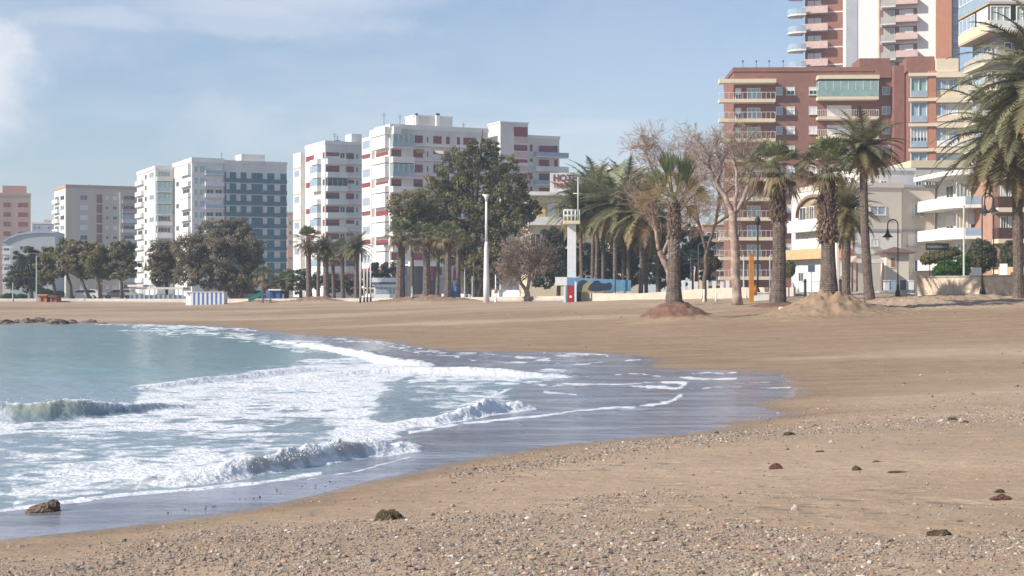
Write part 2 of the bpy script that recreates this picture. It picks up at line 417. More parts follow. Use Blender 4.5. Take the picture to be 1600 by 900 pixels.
foam = foam*(1-.6*pat2)
foam = np.maximum(foam, .8*np.exp(-((px+5)/80)**2-((py-672)/13)**2))
foam = np.clip(foam, 0, 1.25)
# lacy break-up in world space
nA = 1-np.abs(fbm(X*1.1+9*0, Y*1.5, 120, 5)*2-1); nB = fbm(X*3.2, Y*4.0, 130, 4); nC = fbm(X*.5, Y*1.1, 140, 3)
lace = .40*nA+.32*nB+.28*nC
ln = (lace-lace.mean())/(lace.std()*4.2)+.5
ln = ln*.75+.25*((fbm(X*7, Y*5, 171, 3)-.5)*2.2+.5)
f = sstep(-.36, .34, foam-(1-ln))*np.clip(foam*1.8, 0, 1)
f = f*(.70+.4*sstep(.3, .7, nB))+.16*sstep(.25, .6, foam)
f = np.clip(f, 0, 1)
churn = fbm(X*2.2, Y*2.2, 150, 3)+.45*fbm(X*7, Y*7, 151, 3)+.12*fbm(X*19, Y*15, 152, 2)-.78
Z = Z+np.clip(w2/.1, 0, 1)*(fbm(X*5, Y*5, 195, 3)-.5)*.12+f*(.012+.05*np.clip((foam-.8)*3, 0, 1))*(n3-.3)+np.clip((foam-.6)*2, 0, 1)*f*.17*churn*np.clip(.4+4*np.maximum(w1, np.maximum(w2, np.maximum(w3, w4))), 0, 1.6)
Z = np.where(S > -.05, np.minimum(Z, .006)-.07*np.maximum(S, 0), Z)           # dips under the sand beyond the waterline
sw = sstep(-.25, .25, SD)
teal = np.array([.165,.27,.265]); blue = np.array([.24,.31,.35]); green = np.array([.44,.48,.33]); brn = np.array([.50,.46,.39]); lav = np.array([.25,.255,.295])  # lav has the sky reflection mixed into the swash base colour
tb = (1-sstep(42, 62, Y+(.5-sstep(300, 620, px))*22))[:, None]
tv = fbm(X*.06, Y*.10, 160, 3)[:, None]
col = teal*(1-tb)+blue*tb
col = col*(.75+.5*tv)
streak = fbm(X*9, Y*1.5+Z*6, 181, 3)
face1 = np.clip(w1/.22, 0, 1)*(dd1 < .1)
col = col+(np.array([.30,.36,.38])-col)*face1[:, None]*(.4+.6*sstep(.35, .7, streak))[:, None]
f = np.maximum(f, face1*sstep(.52, .66, fbm(X*2.5, Z*14+Y*2, 184, 3))*.75*sstep(90, 200, px))
gk = np.exp(-((px-60)/75)**2)*face1*(.5+.5*sstep(0, .4, w1))
col = col+(green-col)*gk[:, None]*.75
col = col+(brn-col)*(np.clip(w2/.08, 0, 1)*(dd2 < .3)*(.6+.4*sstep(.3, .7, streak)))[:, None]*.85
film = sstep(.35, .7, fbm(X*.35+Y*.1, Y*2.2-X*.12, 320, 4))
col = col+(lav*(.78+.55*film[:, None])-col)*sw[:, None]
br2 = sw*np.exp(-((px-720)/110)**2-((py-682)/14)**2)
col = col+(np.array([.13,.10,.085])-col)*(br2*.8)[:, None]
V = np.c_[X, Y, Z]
def water_material():
    m = bpy.data.materials.new('sea_water'); m.use_nodes = True; N = m.node_tree.nodes; L = m.node_tree.links
    b = N['Principled BSDF']; a = N.new('ShaderNodeAttribute'); a.attribute_name = 'Col'
    fo = N.new('ShaderNodeAttribute'); fo.attribute_name = 'foam'; swn = N.new('ShaderNodeAttribute'); swn.attribute_name = 'swash'
    g = N.new('ShaderNodeNewGeometry')
    def noise(s, sy, det=4):
        mp = N.new('ShaderNodeMapping'); mp.inputs['Scale'].default_value = (s, sy, s); L.new(g.outputs['Position'], mp.inputs[0])
        n = N.new('ShaderNodeTexNoise'); n.inputs['Scale'].default_value = 1; n.inputs['Detail'].default_value = det; L.new(mp.outputs[0], n.inputs['Vector']); return n.outputs[0]
    # foam edge crisped by fine noise
    ad = N.new('ShaderNodeMath'); ad.operation = 'ADD'; mu = N.new('ShaderNodeMath'); mu.operation = 'MULTIPLY_ADD'
    L.new(noise(9, 14, 5), mu.inputs[0]); mu.inputs[1].default_value = 1.1; mu.inputs[2].default_value = -.55
    L.new(fo.outputs['Fac'], ad.inputs[0]); L.new(mu.outputs[0], ad.inputs[1])
    mr = N.new('ShaderNodeMapRange'); L.new(ad.outputs[0], mr.inputs[0]); mr.inputs[1].default_value = .15; mr.inputs[2].default_value = .85
    m2 = N.new('ShaderNodeMath'); m2.operation = 'MULTIPLY'; L.new(mr.outputs[0], m2.inputs[0])
    ms = N.new('ShaderNodeMath'); ms.operation = 'MULTIPLY'; ms.use_clamp = True; L.new(fo.outputs['Fac'], ms.inputs[0]); ms.inputs[1].default_value = 2.5
    L.new(ms.outputs[0], m2.inputs[1])
    x = N.new('ShaderNodeMix'); x.data_type = 'RGBA'; L.new(m2.outputs[0], x.inputs[0]); L.new(a.outputs['Color'], x.inputs[6]); x.inputs[7].default_value = (.74,.76,.78,1)
    L.new(x.outputs[2], b.inputs['Base Color'])
    r1 = N.new('ShaderNodeMapRange'); L.new(m2.outputs[0], r1.inputs[0]); r1.inputs[3].default_value = .16; r1.inputs[4].default_value = .9; L.new(r1.outputs[0], b.inputs['Roughness'])
    r2 = N.new('ShaderNodeMapRange'); L.new(m2.outputs[0], r2.inputs[0]); r2.inputs[3].default_value = .5; r2.inputs[4].default_value = .1; L.new(r2.outputs[0], b.inputs['Specular IOR Level'])
    b.inputs['IOR'].default_value = 1.33
    bp = N.new('ShaderNodeBump'); bp.inputs['Distance'].default_value = .10
    rs = N.new('ShaderNodeMapRange'); L.new(swn.outputs['Fac'], rs.inputs[0]); rs.inputs[3].default_value = .75; rs.inputs[4].default_value = .34; L.new(rs.outputs[0], bp.inputs['Strength'])
    L.new(noise(2.4, 4.0, 6), bp.inputs['Height'])
    b2 = N.new('ShaderNodeBump'); b2.inputs['Distance'].default_value = .05; L.new(m2.outputs[0], b2.inputs['Strength']); L.new(noise(12, 12, 5), b2.inputs['Height']); L.new(bp.outputs[0], b2.inputs['Normal'])
    L.new(b2.outputs[0], b.inputs['Normal']); return m
keep = (S[Fq] < .6).any(1)
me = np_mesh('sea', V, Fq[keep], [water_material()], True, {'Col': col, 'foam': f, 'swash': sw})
tag(link('sea', me), kind='structure')

# ------------------------------------------------------------------ spray
def spray(pts, hs, n, fr):
    W = [G0(*p) for p in pts]; xs = [w[0] for w in W]; ys = [w[1] for w in W]
    x = rng.uniform(xs[0], xs[-1], n); clump = vnoise(x*3.1, x*0, 77); k = rng.uniform(0, 1, n) < clump**2*2; x = x[k]; n = len(x)
    h = np.interp(x, xs, hs); y = np.interp(x, xs, ys)+fr+rng.normal(0, .12, n); z = h*rng.uniform(.55, 1.0, n)+np.abs(rng.normal(0, .16, n))*h*(.3+clump[k])
    return np.c_[x, y, z]
SP = np.concatenate([spray([(250,770),(330,757),(420,745),(500,728),(560,716),(612,706)], [.09,.17,.23,.26,.25,.12], 2600, .35), spray([(-100,664),(0,662),(120,657),(190,648),(260,642)], [.40,.40,.32,.22,.12], 600, .65)])

def ico():
    # octahedron subdivided once
    v = [(1,0,0),(-1,0,0),(0,1,0),(0,-1,0),(0,0,1),(0,0,-1)]
    f = [(0,2,4),(2,1,4),(1,3,4),(3,0,4),(2,0,5),(1,2,5),(3,1,5),(0,3,5)]
    out = []; mid = {}; v = [np.array(a, float) for a in v]
    def md(a, b):
        k = (min(a, b), max(a, b))
        if k not in mid: q = v[a]+v[b]; v.append(q/np.linalg.norm(q)); mid[k] = len(v)-1
        return mid[k]
    for a, b, c in f:
        ab, bc, ca = md(a, b), md(b, c), md(c, a); out += [(a,ab,ca),(ab,b,bc),(ca,bc,c),(ab,bc,ca)]
    return np.array(v), np.array(out)
OV, OF = ico()
def scatter_stones(x, y, size, colr, name):
    n = len(x); z = ground_z(x, y)[0]
    a = rng.uniform(0, 2*pi, n); sc3 = size[:, None]*rng.uniform(.55, 1.15, (n, 3))*np.array([1, 1, .62])
    pert = rng.uniform(.72, 1.2, (n, len(OV), 1))
    v = OV[None]*pert*sc3[:, None, :]
    tl = rng.uniform(-.35, .35, n)[:, None]
    vz = v[..., 2]+v[..., 0]*tl
    xx = v[..., 0]*np.cos(a)[:, None]-v[..., 1]*np.sin(a)[:, None]; yy = v[..., 0]*np.sin(a)[:, None]+v[..., 1]*np.cos(a)[:, None]
    VV = np.stack([xx+x[:, None], yy+y[:, None], vz+(z+size*.22)[:, None]], -1).reshape(-1, 3)
    FF = (OF[None]+(np.arange(n)*len(OV))[:, None, None]).reshape(-1, 3)
    cc = np.repeat(colr, len(OV), 0)
    return np_mesh(name, VV, FF, [attr_mat(name, .75, .3)], False, {'Col': cc})
pal = np.array([(.17,.14,.12),(.25,.21,.175),(.33,.26,.20),(.11,.095,.09),(.40,.33,.26),(.36,.20,.14),(.30,.16,.11),(.62,.57,.50),(.28,.25,.24),(.42,.29,.15),(.22,.18,.14),(.20,.19,.19)])
pal = pal*.75+np.array([.105,.085,.065])
pw = np.array([.14,.17,.13,.10,.10,.06,.04,.035,.09,.035,.06,.04]); pw /= pw.sum()
def pebble_density(x, y):
    z, s, _, _ = ground_z(x, y)
    ppx = 800+F*x/y; ppy = HZ+F*(H-z)/y
    patch = fbm(x*.7, y*.7, 200, 4)
    lim = np.interp(ppx, [-200,0,150,350,500,620,750,900,1050,1200,1350,1500,1700], [880,872,862,842,838,820,790,780,800,815,842,852,852])
    core = sstep(-26, 26, ppy-lim+(patch-.5)*70)
    thin = .10*sstep(.42, .62, patch)*sstep(745, 800, ppy+(ppx-600)*.0)+.02
    berm = np.where(ppx > 700, band(ppx, ppy, [(700,748),(850,722),(1000,697),(1200,676),(1350,664),(1500,655),(1750,645)], 9), 0)*.7
    tri = .55*np.exp(-((ppx-960)/160)**2-((ppy-765)/28)**2)*sstep(.4, .6, patch)
    return np.clip(core*(.35+1.0*sstep(.25, .75, patch))+thin+berm+tri, 0, 1)*(s > .35), ppx, ppy
def cand(n, px0, px1, y0, y1):
    yy = 1/rng.uniform(1/y1, 1/y0, n)*1.0; kk = rng.uniform(px0, px1, n)
    return (kk-800)/F*yy, yy
x, y = cand(190000, -150, 1750, 8.8, 27)
wgt = np.clip((y/9.0)**1.0/2.2, 0, 1)
dn, ppx, ppy = pebble_density(x, y)
k = rng.uniform(0, 1, len(x)) < dn*wgt
x, y = x[k], y[k]
size = np.clip(rng.lognormal(-4.85, .52, len(x)), .0035, .040)
colr = pal[rng.choice(len(pal), len(x), p=pw)]*rng.uniform(.75, 1.3, (len(x), 1))
print('pebbles', len(x))
tag(link('gravel', scatter_stones(x, y, size, colr, 'gravel')), kind='stuff')
x, y = cand(34000, 680, 1700, 20, 45)
dn, ppx, ppy = pebble_density(x, y); fl = .35*band(ppx, ppy, [(1180,652),(1350,640),(1500,632),(1700,628)], 12)
k = rng.uniform(0, 1, len(x)) < np.maximum(dn, fl)
x, y = x[k], y[k]; print('berm', len(x))
size = np.clip(rng.lognormal(-4.3, .4, len(x)), .008, .04)
colr = pal[rng.choice(len(pal), len(x), p=pw)]*rng.uniform(.75, 1.3, (len(x), 1))
o = tag(link('gravel', scatter_stones(x, y, size, colr, 'gravel_berm')), kind='stuff')
# sparse bits over the wide beach
yy = rng.uniform(28, 125, 5200); x = (rng.uniform(250, 1750, 5200)-800)/F*yy; y = yy; zq, sq, dq, bq = ground_z(x, y); k = (sq > 3) & (~bq) & (fbm(x*.12, y*.2, 410, 3) > .47) & (rng.uniform(0, 1, len(x)) < .25+.75*sstep(28, 8, dq)); x, y = x[k], y[k]
size = np.clip(rng.lognormal(-3.6, .5, len(x)), .012, .09); colr = pal[rng.choice(len(pal), len(x), p=pw)]*rng.uniform(.6, 1.2, (len(x), 1)); tag(link('beach_debris', scatter_stones(x, y, size, colr, 'beach_debris')), kind='stuff')
# specks in the shallow swash
x, y = cand(1500, -50, 560, 14.5, 21.5); _, s, _, _ = ground_z(x, y)
ppy = HZ+6000/y; pp = 800+F*x/y
k = (s < .1) & (s > -1.6) & (np.abs(ppy-np.interp(pp, [0,120,300,480,560], [815,805,790,762,748])) < 12) & (vnoise(x*2, y*2, 9) > .5)
x, y = x[k], y[k]; size = rng.uniform(.005, .016, len(x)); m_ = scatter_stones(x, y, size, np.full((len(x), 3), .05), 'wet_gravel')
o = tag(link('gravel', m_), kind='stuff'); o.location.z = .03

n_ = len(SP); szz = rng.uniform(.003, .009, n_)[:, None, None]
VV = (OV[None]*szz*rng.uniform(.6, 1.4, (n_, len(OV), 1))+SP[:, None, :]).reshape(-1, 3)
o = link('sea_spray', np_mesh('sea_spray', VV, (OF[None]+(np.arange(n_)*len(OV))[:, None, None]).reshape(-1, 3), [mat('spray_white', (.8,.82,.84), .7, 0)], True)); tag(o, kind='stuff')
# ------------------------------------------------------------------ single stones and seaweed
def rock_mesh(name, w, d, h, m, seed, sub=3, rough=.25, parts=1):
    import bmesh
    bm = bmesh.new()
    rr = random.Random(seed)
    for q in range(parts):
        ret = bmesh.ops.create_icosphere(bm, subdivisions=sub, radius=1)
        ox, oy, sz = (0, 0, 1) if q == 0 else (rr.uniform(-.6, .6), rr.uniform(-.3, .3), rr.uniform(.4, .7))
        for v in ret['verts']:
            p = v.co.copy(); n = fbm(np.array([p.x*1.3+seed+q*7]), np.array([p.y*1.3+p.z*1.7]), seed, 4)[0]-.5
            n2 = fbm(np.array([p.x*4+seed]), np.array([p.y*4+p.z*5]), seed+5, 3)[0]-.5
            k = 1+rough*3*n+rough*1.3*n2
            v.co = ((p.x*k*sz+ox)*w/2, (p.y*k*sz+oy)*d/2, max(p.z*k*sz*h, -.03))
    me = bpy.data.meshes.new(name); bm.to_mesh(me); bm.free(); me.materials.append(m)
    return me
RK1 = mat('brown_wet_rock', (.17,.12,.085), .55, .3, 9, bump=.6, bscale=25)
RK2 = mat('grey_rock', (.20,.16,.14), .8, .35, 1.2, bump=.5)
WEED = mat('olive_seaweed', (.19,.145,.085), .8, .35, 25, bump=1, bscale=60)
WEEDR = mat('red_brown_seaweed', (.26,.13,.095), .8, .35, 25, bump=1, bscale=60)
PALE = mat('pale_stone', (.55,.48,.42), .8, .2, 20)
def ground_item(px, py, w_px, h_px, m, name, label, cat, seed, group=None, rough=.25, parts=1, zoff=0):
    Y = H*F/(py-HZ)
    for _ in range(12):
        x = (px-800)/F*Y; z = gz(x, Y); Y = .5*Y+.5*(H-max(z, 0))*F/(py-HZ)
    x = (px-800)/F*Y; q_ = .78 if 'seaweed' in name and seed > 41 else 1; w = w_px/F*Y*q_; h = h_px/F*Y*q_
    o = link(name, rock_mesh(name, w, w*.6, h, m, seed, 3, rough, parts)); o.location = (x, Y, max(gz(x, Y), 0)+zoff)
    for p in o.data.polygons: p.use_smooth = False
    return tag(o, label, cat, group)
def rock_at_water():
    Y = 6000/(800-HZ); k = Y/F; x0 = (65-800)/F*Y
    # outline: low left, upright block right
    mb = rock_mesh('rock', 58*k, 34*k, 20*k, RK1, 31, 4, .28)
    me = mb
    for v in me.vertices:
        t = v.co.x/(29*k); v.co.z = v.co.z*(.72+.38*max(-1, min(1, t)))
        if t > .35: v.co.z *= 1.12
    o = link('rock', me); o.location = (x0, Y, -.01)
    tag(o, 'brown rock lying in the foam at the water edge, lower left of the photo', 'rock')
rock_at_water()
ground_item(608,812,38,16,WEED,'seaweed_clump','rounded olive brown seaweed clump alone on the bare sand left of the gravel','seaweed',41,None,.3,3)
ground_item(1212,733,24,11,WEEDR,'seaweed_clump','red brown pointed seaweed clump alone on smooth sand below the pebble line','seaweed',42,None,.4,3)
ground_item(1338,735,16,8,WEED,'seaweed_clump','small dark seaweed clump on smooth sand right of the red brown clump','seaweed',43,None,.4,2)
ground_item(1232,681,22,8,WEED,'seaweed_clump','dark seaweed tuft with a pale tip caught in the pebble line','seaweed',44,None,.4,3)
ground_item(1488,657,18,8,WEED,'seaweed_clump','dark seaweed lump on the pebble line beside the pale stone','seaweed',45,None,.4,2)
ground_item(1508,661,14,5,WEEDR,'seaweed_clump','flat brown seaweed scrap just right of the pale stone and dark lump','seaweed',46,None,.4,2)
ground_item(1472,660,16,5,PALE,'stone','pale flat stone on the far pebble line','stone',47)
ground_item(1565,781,34,9,WEEDR,'seaweed_clump','spread red brown seaweed heap near the right edge of the sand','seaweed',48,None,.45,3)
ground_item(1562,770,18,6,WEED,'seaweed_clump','dark seaweed tuft just behind the spread red brown heap','seaweed',49,None,.4,2)
ground_item(1470,836,56,11,WEED,'seaweed_clump','long low ochre seaweed heap at the upper rim of the gravel','seaweed',50,None,.45,3)
ground_item(1405,738,40,3,WEED,'seaweed_clump','long thin dark seaweed strand on the smooth sand','seaweed',51,None,.4,3)
ground_item(1370,722,16,3,WEED,'seaweed_clump','short flat olive seaweed strand behind the small dark clump','seaweed',52,None,.4,2)
ground_item(1120,677,10,4,WEED,'seaweed_clump','tiny dark seaweed tuft on wet sand at the end of the water','seaweed',53,None,.4,2)
ground_item(1242,797,11,8,PALE,'stone','white rounded stone, brightest at the upper rim of the gravel','stone',54)
ground_item(1282,706,22,3,WEED,'seaweed_clump','thin brown seaweed scraps on pale sand just below the pebble line','seaweed',55,None,.4,3)
ground_item(1502,664-5,8,6,PALE,'stone','small pale upright stone farthest right on the far pebble line','stone',56)
for i, (px_, py_2, w_, h_) in enumerate([(10,503,30,8),(42,503,26,8),(62,504,22,9),(90,502,34,8),(112,503,20,7),(140,500,26,5),(-25,503,34,9),(26,498,20,6),(78,497,24,6),(160,499,18,3)]):
    Y = 117+i % 3*1.5; o = link('rock', rock_mesh('rock', w_/F*Y, 1.3, h_/F*Y, RK2, 60+i, 3, .3)); x = (px_-800)/F*Y
    o.location = (x, Y, max(gz(x, Y), 0)-.05)
    tag(o, 'grey brown boulder in the low rock groyne at the far left waterline', 'rock', 'boulders of the far left groyne')
# ------------------------------------------------------------------ buildings
class Bld:
    """local frame: s along the front (to the right), b along the side (to the back); faces 'F' and 'S'"""
    def __init__(s, name, px, Y, th, label, cat, z0=None, group=None):
        s.Cx = (px-800)/F*Y; s.Cy = Y; t = R(th); s.u = (cos(t), sin(t)); s.v = (-sin(t), cos(t))
        s.z0 = 1.2 if z0 is None else z0
        s.root = thing(name, (s.Cx, s.Cy, s.z0), label, cat, group); s.n = {}
    def s_at(s, px, face='F', off=0):    # coordinate along a face seen in photo column px; off = other-axis offset
        k = (px-800)/F
        d, e = (s.u, s.v) if face == 'F' else (s.v, s.u)
        cx = s.Cx+e[0]*off; cy = s.Cy+e[1]*off
        return (k*cy-cx)/(d[0]-k*d[1])
    def z_at(s, py, px=None, face='F', off=0):
        a = 0 if px is None else s.s_at(px, face, off)
        d, e = (s.u, s.v) if face == 'F' else (s.v, s.u)
        return H+(HZ-py)/F*(s.Cy+e[1]*off+d[1]*a)
    def w(s, face, a, t, z, off=0):      # point: along, outward, up; off pushes the face plane back
        if face == 'F': x, y = a, off-t
        else: x, y = off-t, a
        return (s.Cx+s.u[0]*x+s.v[0]*y, s.Cy+s.u[1]*x+s.v[1]*y, z)
    def fb(s, mb, face, a0, a1, t0, t1, z0, z1, m, off=0):
        if face == 'F': q = [(a0,t1),(a1,t1),(a1,t0),(a0,t0)]
        else: q = [(a1,t1),(a0,t1),(a0,t0),(a1,t0)]
        mb.hexa([s.w(face, a, t, z0, off) for a, t in q]+[s.w(face, a, t, z1, off) for a, t in q], m)
    def vol(s, a0, a1, b0, b1, z0, z1, m, name='wall', top=None, parapet=.0, parent=None):
        mb = MB(); s.fb(mb, 'F', a0, a1, -b1, -b0, z0, z1, m)
        o = mb.build(name, parent or s.root)
        if top or parapet:
            mb = MB(); T = .35
            s.fb(mb, 'F', a0-.15, a1+.15, -b1-.15, -b0+.15, z1+.002, z1+.28, top or m)
            for q in ((a0-.15,a1+.15,-b0+.15-T,-b0+.15),(a0-.15,a1+.15,-b1-.15,-b1-.15+T),(a0-.15,a0-.15+T,-b1-.15+T+.002,-b0+.15-T-.002),(a1+.15-T,a1+.15,-b1-.15+T+.002,-b0+.15-T-.002)):
                if parapet: s.fb(mb, 'F', q[0], q[1], q[2], q[3], z1+.283, z1+.28+parapet, top or m)
            mb.build('roof', parent or s.root)
        return o
    def win(s, face, a0, a1, z0, z1, kind='glass', off=0, frame=None, name='window', mull=1, sub=False, sill=False, d=.08):
        mb = MB(); fr = frame or METW; f = min(.09, (a1-a0)*.12)
        pm = {'glass': GLASS, 'blind': BLIND, 'red': REDSH, 'green': GLASSG, 'blue': GLASSB, 'bluewall': BLUEB, 'dark': GLASS, 'brown': WOODD, 'cream': CREAM, 'brick': BRICK}.get(kind, kind)
        s.fb(mb, face, a0, a1, .003, d, z0, z0+f, fr, off); s.fb(mb, face, a0, a1, .003, d, z1-f, z1, fr, off)
        s.fb(mb, face, a0, a0+f, .003, d, z0+f, z1-f, fr, off); s.fb(mb, face, a1-f, a1, .003, d, z0+f, z1-f, fr, off)
        for k in range(1, mull+1):
            c = a0+(a1-a0)*k/(mull+1); s.fb(mb, face, c-f*.35, c+f*.35, .01, d*.9, z0+f, z1-f, fr, off)
        if sill: s.fb(mb, face, a0-.08, a1+.08, .003, .22, z0-.1, z0-.002, WALLB, off)
        if not sub: s.fb(mb, face, a0+f, a1-f, .002, .03, z0+f, z1-f, pm, off)
        o = mb.build(name, s.root)
        if sub:
            m2 = MB(); s.fb(m2, face, a0+f, a1-f, .002, .03, z0+f, z1-f, pm, off)
            if kind == 'glass' and (int(a0*7+z0*3) % 3): s.fb(m2, face, a0+f, a1-f, .031, .045, z0+f+(z1-z0)*.45, z1-f, BLIND, off)
            m2.build('pane', o)
        return o
    def flat(s, face, a0, a1, z0, z1, m, t=.06, name='shutter', off=0):
        mb = MB()
        if m is REDSH and name == 'shutter' and random.random() < .4:
            zm = z0+(z1-z0)*random.uniform(.3, .65); s.fb(mb, face, a0, a1, .003, t*.5, z0, zm-.002, GLASS if random.random() < .6 else BLIND, off); z0 = zm
        s.fb(mb, face, a0, a1, .003, t, z0, z1, m, off); return mb.build(name, s.root)
    def balc(s, face, a0, a1, z, dep, par=1.0, m=None, rail='solid', rm=None, slab=.22, off=0, top=None, name='balcony', sides=True, n=None):
        m = m or WHITE; rm = rm or m; mb = MB()
        s.fb(mb, face, a0, a1, .004, dep, z, z+slab, m, off)
        e = .08
        if rail in ('solid', 'glass'):
            s.fb(mb, face, a0, a1, dep-e, dep-.002, z+slab, z+slab+par, rm, off)
            if sides: s.fb(mb, face, a0, a0+e, .004, dep-e-.002, z+slab, z+slab+par, rm, off); s.fb(mb, face, a1-e, a1, .004, dep-e-.002, z+slab, z+slab+par, rm, off)
        else:
            zt = z+slab+par
            s.fb(mb, face, a0, a1, dep-.06, dep-.01, zt-.05, zt, rm, off)
            k = n or max(3, int((a1-a0)/.33))
            for i in range(k+1):
                c = a0+.03+(a1-a0-.06)*i/k; s.fb(mb, face, c-.022, c+.022, dep-.055, dep-.015, z+slab, zt-.05, rm, off)
            for c in (a0+.03, a1-.03):
                s.fb(mb, face, c-.02, c+.02, .01, dep-.06, zt-.05, zt, rm, off)
        if top:
            zt = z+slab+par; s.fb(mb, face, a0+.05, a1-.05, dep-.06, dep-.03, zt+.002, z+2.8, top, off)
            s.fb(mb, face, a0+.02, a0+.05, .01, dep-.03, zt+.002, z+2.8, top, off); s.fb(mb, face, a1-.05, a1-.02, .01, dep-.03, zt+.002, z+2.8, top, off)
            k = max(2, int((a1-a0)/1.1))
            for i in range(k+1):
                c = a0+.06+(a1-a0-.12)*i/k; s.fb(mb, face, c-.03, c+.03, dep-.03, dep, zt, z+2.8, METW, off)
        return mb.build(name, s.root)
def antenna(b, px, pyt, off, zb, m=METD, name='antenna'):
    mb = MB(); a = b.s_at(px, 'F', off); p = b.w('F', a, 0, zb, off); Yp = p[1]; zt = H+(HZ-pyt)/F*Yp
    mb.tube([p, (p[0], p[1], zt)], .05, m, 5)
    mb.tube([(p[0]-.5, p[1], zt-.3), (p[0]+.5, p[1], zt-.3)], .03, m, 4); mb.tube([(p[0]-.35, p[1], zt-.7), (p[0]+.35, p[1], zt-.7)], .03, m, 4)
    mb.build(name, b.root)

# 1 brown block far left
b = Bld('apartment_building', -40, 490, 20, 'pinkish brown apartment block with a salmon roof box at the left edge', 'building')
a1 = b.s_at(48); zt = b.z_at(306, 48); b.vol(0, a1, 0, 14, b.z0, zt, BROWNB, top=BROWNB, parapet=.5)
b.vol(b.s_at(4), b.s_at(42), 2, 10, zt+.3, b.z_at(290, 42), SALMON, 'roof_house')
for k in range(9):
    z = b.z_at(318+k*15, 28)
    for x0, x1 in ((-34,-18),(5,17),(28,44)): b.win('F', b.s_at(x0), b.s_at(x1), z-1.3, z+.35, 'red', frame=BROWNB)
    if k < 8: b.flat('F', 0.1, a1-.1, z-1.95, z-1.65, SALMON, .05, 'floor_band')
# 2 curved roof hall
b = Bld('hall_building', 5, 430, 8, 'low grey hall with a curved pale roof left of the beige apartment block', 'building')
aL, aR = 0, b.s_at(86); zb = b.z0
poly = [(5,379),(15,373),(28,368),(42,365.5),(58,364),(72,364),(86,364.5)]
mb = MB(); fr = [(b.s_at(p), b.z_at(q, p)) for p, q in poly]
n = len(fr)
vs = [b.w('F', a, 0, z) for a, z in fr]+[b.w('F', a, -18, z) for a, z in fr]+[b.w('F', fr[0][0], 0, zb), b.w('F', fr[-1][0], 0, zb), b.w('F', fr[0][0], -18, zb), b.w('F', fr[-1][0], -18, zb)]
mb.add(vs, [tuple([2*n]+list(range(n))[::1][::1]+[2*n+1])[::-1]], GREYB); mb.add(vs, [(2*n, 2*n+2, n, 0)], GREYB); mb.add(vs, [(2*n+1, n-1, 2*n-1, 2*n+3)], GREYB)
mb.build('wall', b.root)
mb = MB()
for i in range(n-1):
    (a, z), (c, z2) = fr[i], fr[i+1]
    mb.hexa([b.w('F', a, .5, z+.01), b.w('F', c, .5, z2+.01), b.w('F', c, -18.3, z2+.01), b.w('F', a, -18.3, z+.01), b.w('F', a, .5, z+.55), b.w('F', c, .5, z2+.55), b.w('F', c, -18.3, z2+.55), b.w('F', a, -18.3, z+.55)], GLASSB)
mb.build('roof', b.root)
for py in (386, 405, 425): b.win('F', b.s_at(66), b.s_at(72), b.z_at(py+5, 66), b.z_at(py, 66), 'glass')
for py in (384, 405, 425): b.win('F', b.s_at(30), b.s_at(44), b.z_at(py+7, 66), b.z_at(py, 66), 'glass')
b = Bld('white_building', 4, 400, 14, 'low white building with stacked balconies in front of the grey hall at far left', 'building')
b.vol(0, b.s_at(17), 0, 8, b.z0, b.z_at(388, 4), WSHADE, top=WHITE, parapet=.3)
for py in (398, 413, 428, 443): b.balc('F', 0, b.s_at(17), b.z_at(py, 6), 1.6, .8, WHITE); b.win('F', .3, b.s_at(15), b.z_at(py, 6)+.4, b.z_at(py-11, 6), 'glass')
# 3 small far roofs
b = Bld('distant_building', 50, 560, 10, 'small dark topped building peeking out between the brown and the beige blocks', 'building')
b.vol(0, b.s_at(84), 0, 10, b.z0, b.z_at(350, 60), GREYB, top=WSHADE, parapet=.4); b.vol(b.s_at(68), b.s_at(84), 1, 8, b.z_at(350, 60)+.3, b.z_at(343, 75), BEIGE, 'roof_house')
for px in (52, 59, 74): b.win('F', b.s_at(px), b.s_at(px+4), b.z_at(358, 60), b.z_at(353, 60), 'glass')
# 4 beige block
b = Bld('apartment_building', 103, 480, 27, 'beige apartment block with one red brown window strip down its front', 'building')
aR = b.s_at(214); bL = b.s_at(85, 'S'); zt = b.z_at(293, 103)
b.vol(0, aR, 0, bL, b.z0, zt, BEIGE, top=BROWNB, parapet=.7)
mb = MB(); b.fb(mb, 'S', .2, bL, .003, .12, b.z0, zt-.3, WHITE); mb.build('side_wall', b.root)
for k in range(10):
    z = b.z_at(308+k*15.7, 103); dz = 3.05
    b.flat('F', b.s_at(151), b.s_at(160), z-1.6, z+1.1, REDSH, .05, 'stair_window')
    for x0, x1 in ((125,137),): b.win('F', b.s_at(x0), b.s_at(x1), z-.8, z+.8, 'glass' if k in (0, 4, 6) else 'blind')
    for x0, x1 in ((165,170),(176,183)): b.win('F', b.s_at(x0), b.s_at(x1), z-.5, z+.7, 'glass' if k % 3 else 'blind')
    b.balc('F', b.s_at(190), aR, z-1.5, 1.2, 1.0, BEIGE, rm=BROWNB if k < 2 else WSHADE, top=GLASSB if k in (2, 5) else None)
    b.win('F', b.s_at(193), b.s_at(211), z-.3, z+1.0, 'glass')
    b.win('S', bL*.1, bL*.42, z-.7, z+.8, 'green' if k % 2 else 'glass', off=-.12)
    b.balc('S', bL*.5, bL*.95, z-1.4, .9, 1.0, WHITE, off=-.12); b.win('S', bL*.55, bL*.9, z-.2, z+.9, 'glass', off=-.12)
b.flat('F', b.s_at(186), b.s_at(189), b.z0, zt-1, WHITE, .5, 'pier')
b.vol(b.s_at(140), b.s_at(146), 3, 6, zt+.3, b.z_at(287.5, 140), WHITE, 'roof_house'); b.vol(b.s_at(170), b.s_at(178), 3, 6, zt+.3, b.z_at(288, 140), WHITE, 'roof_house')
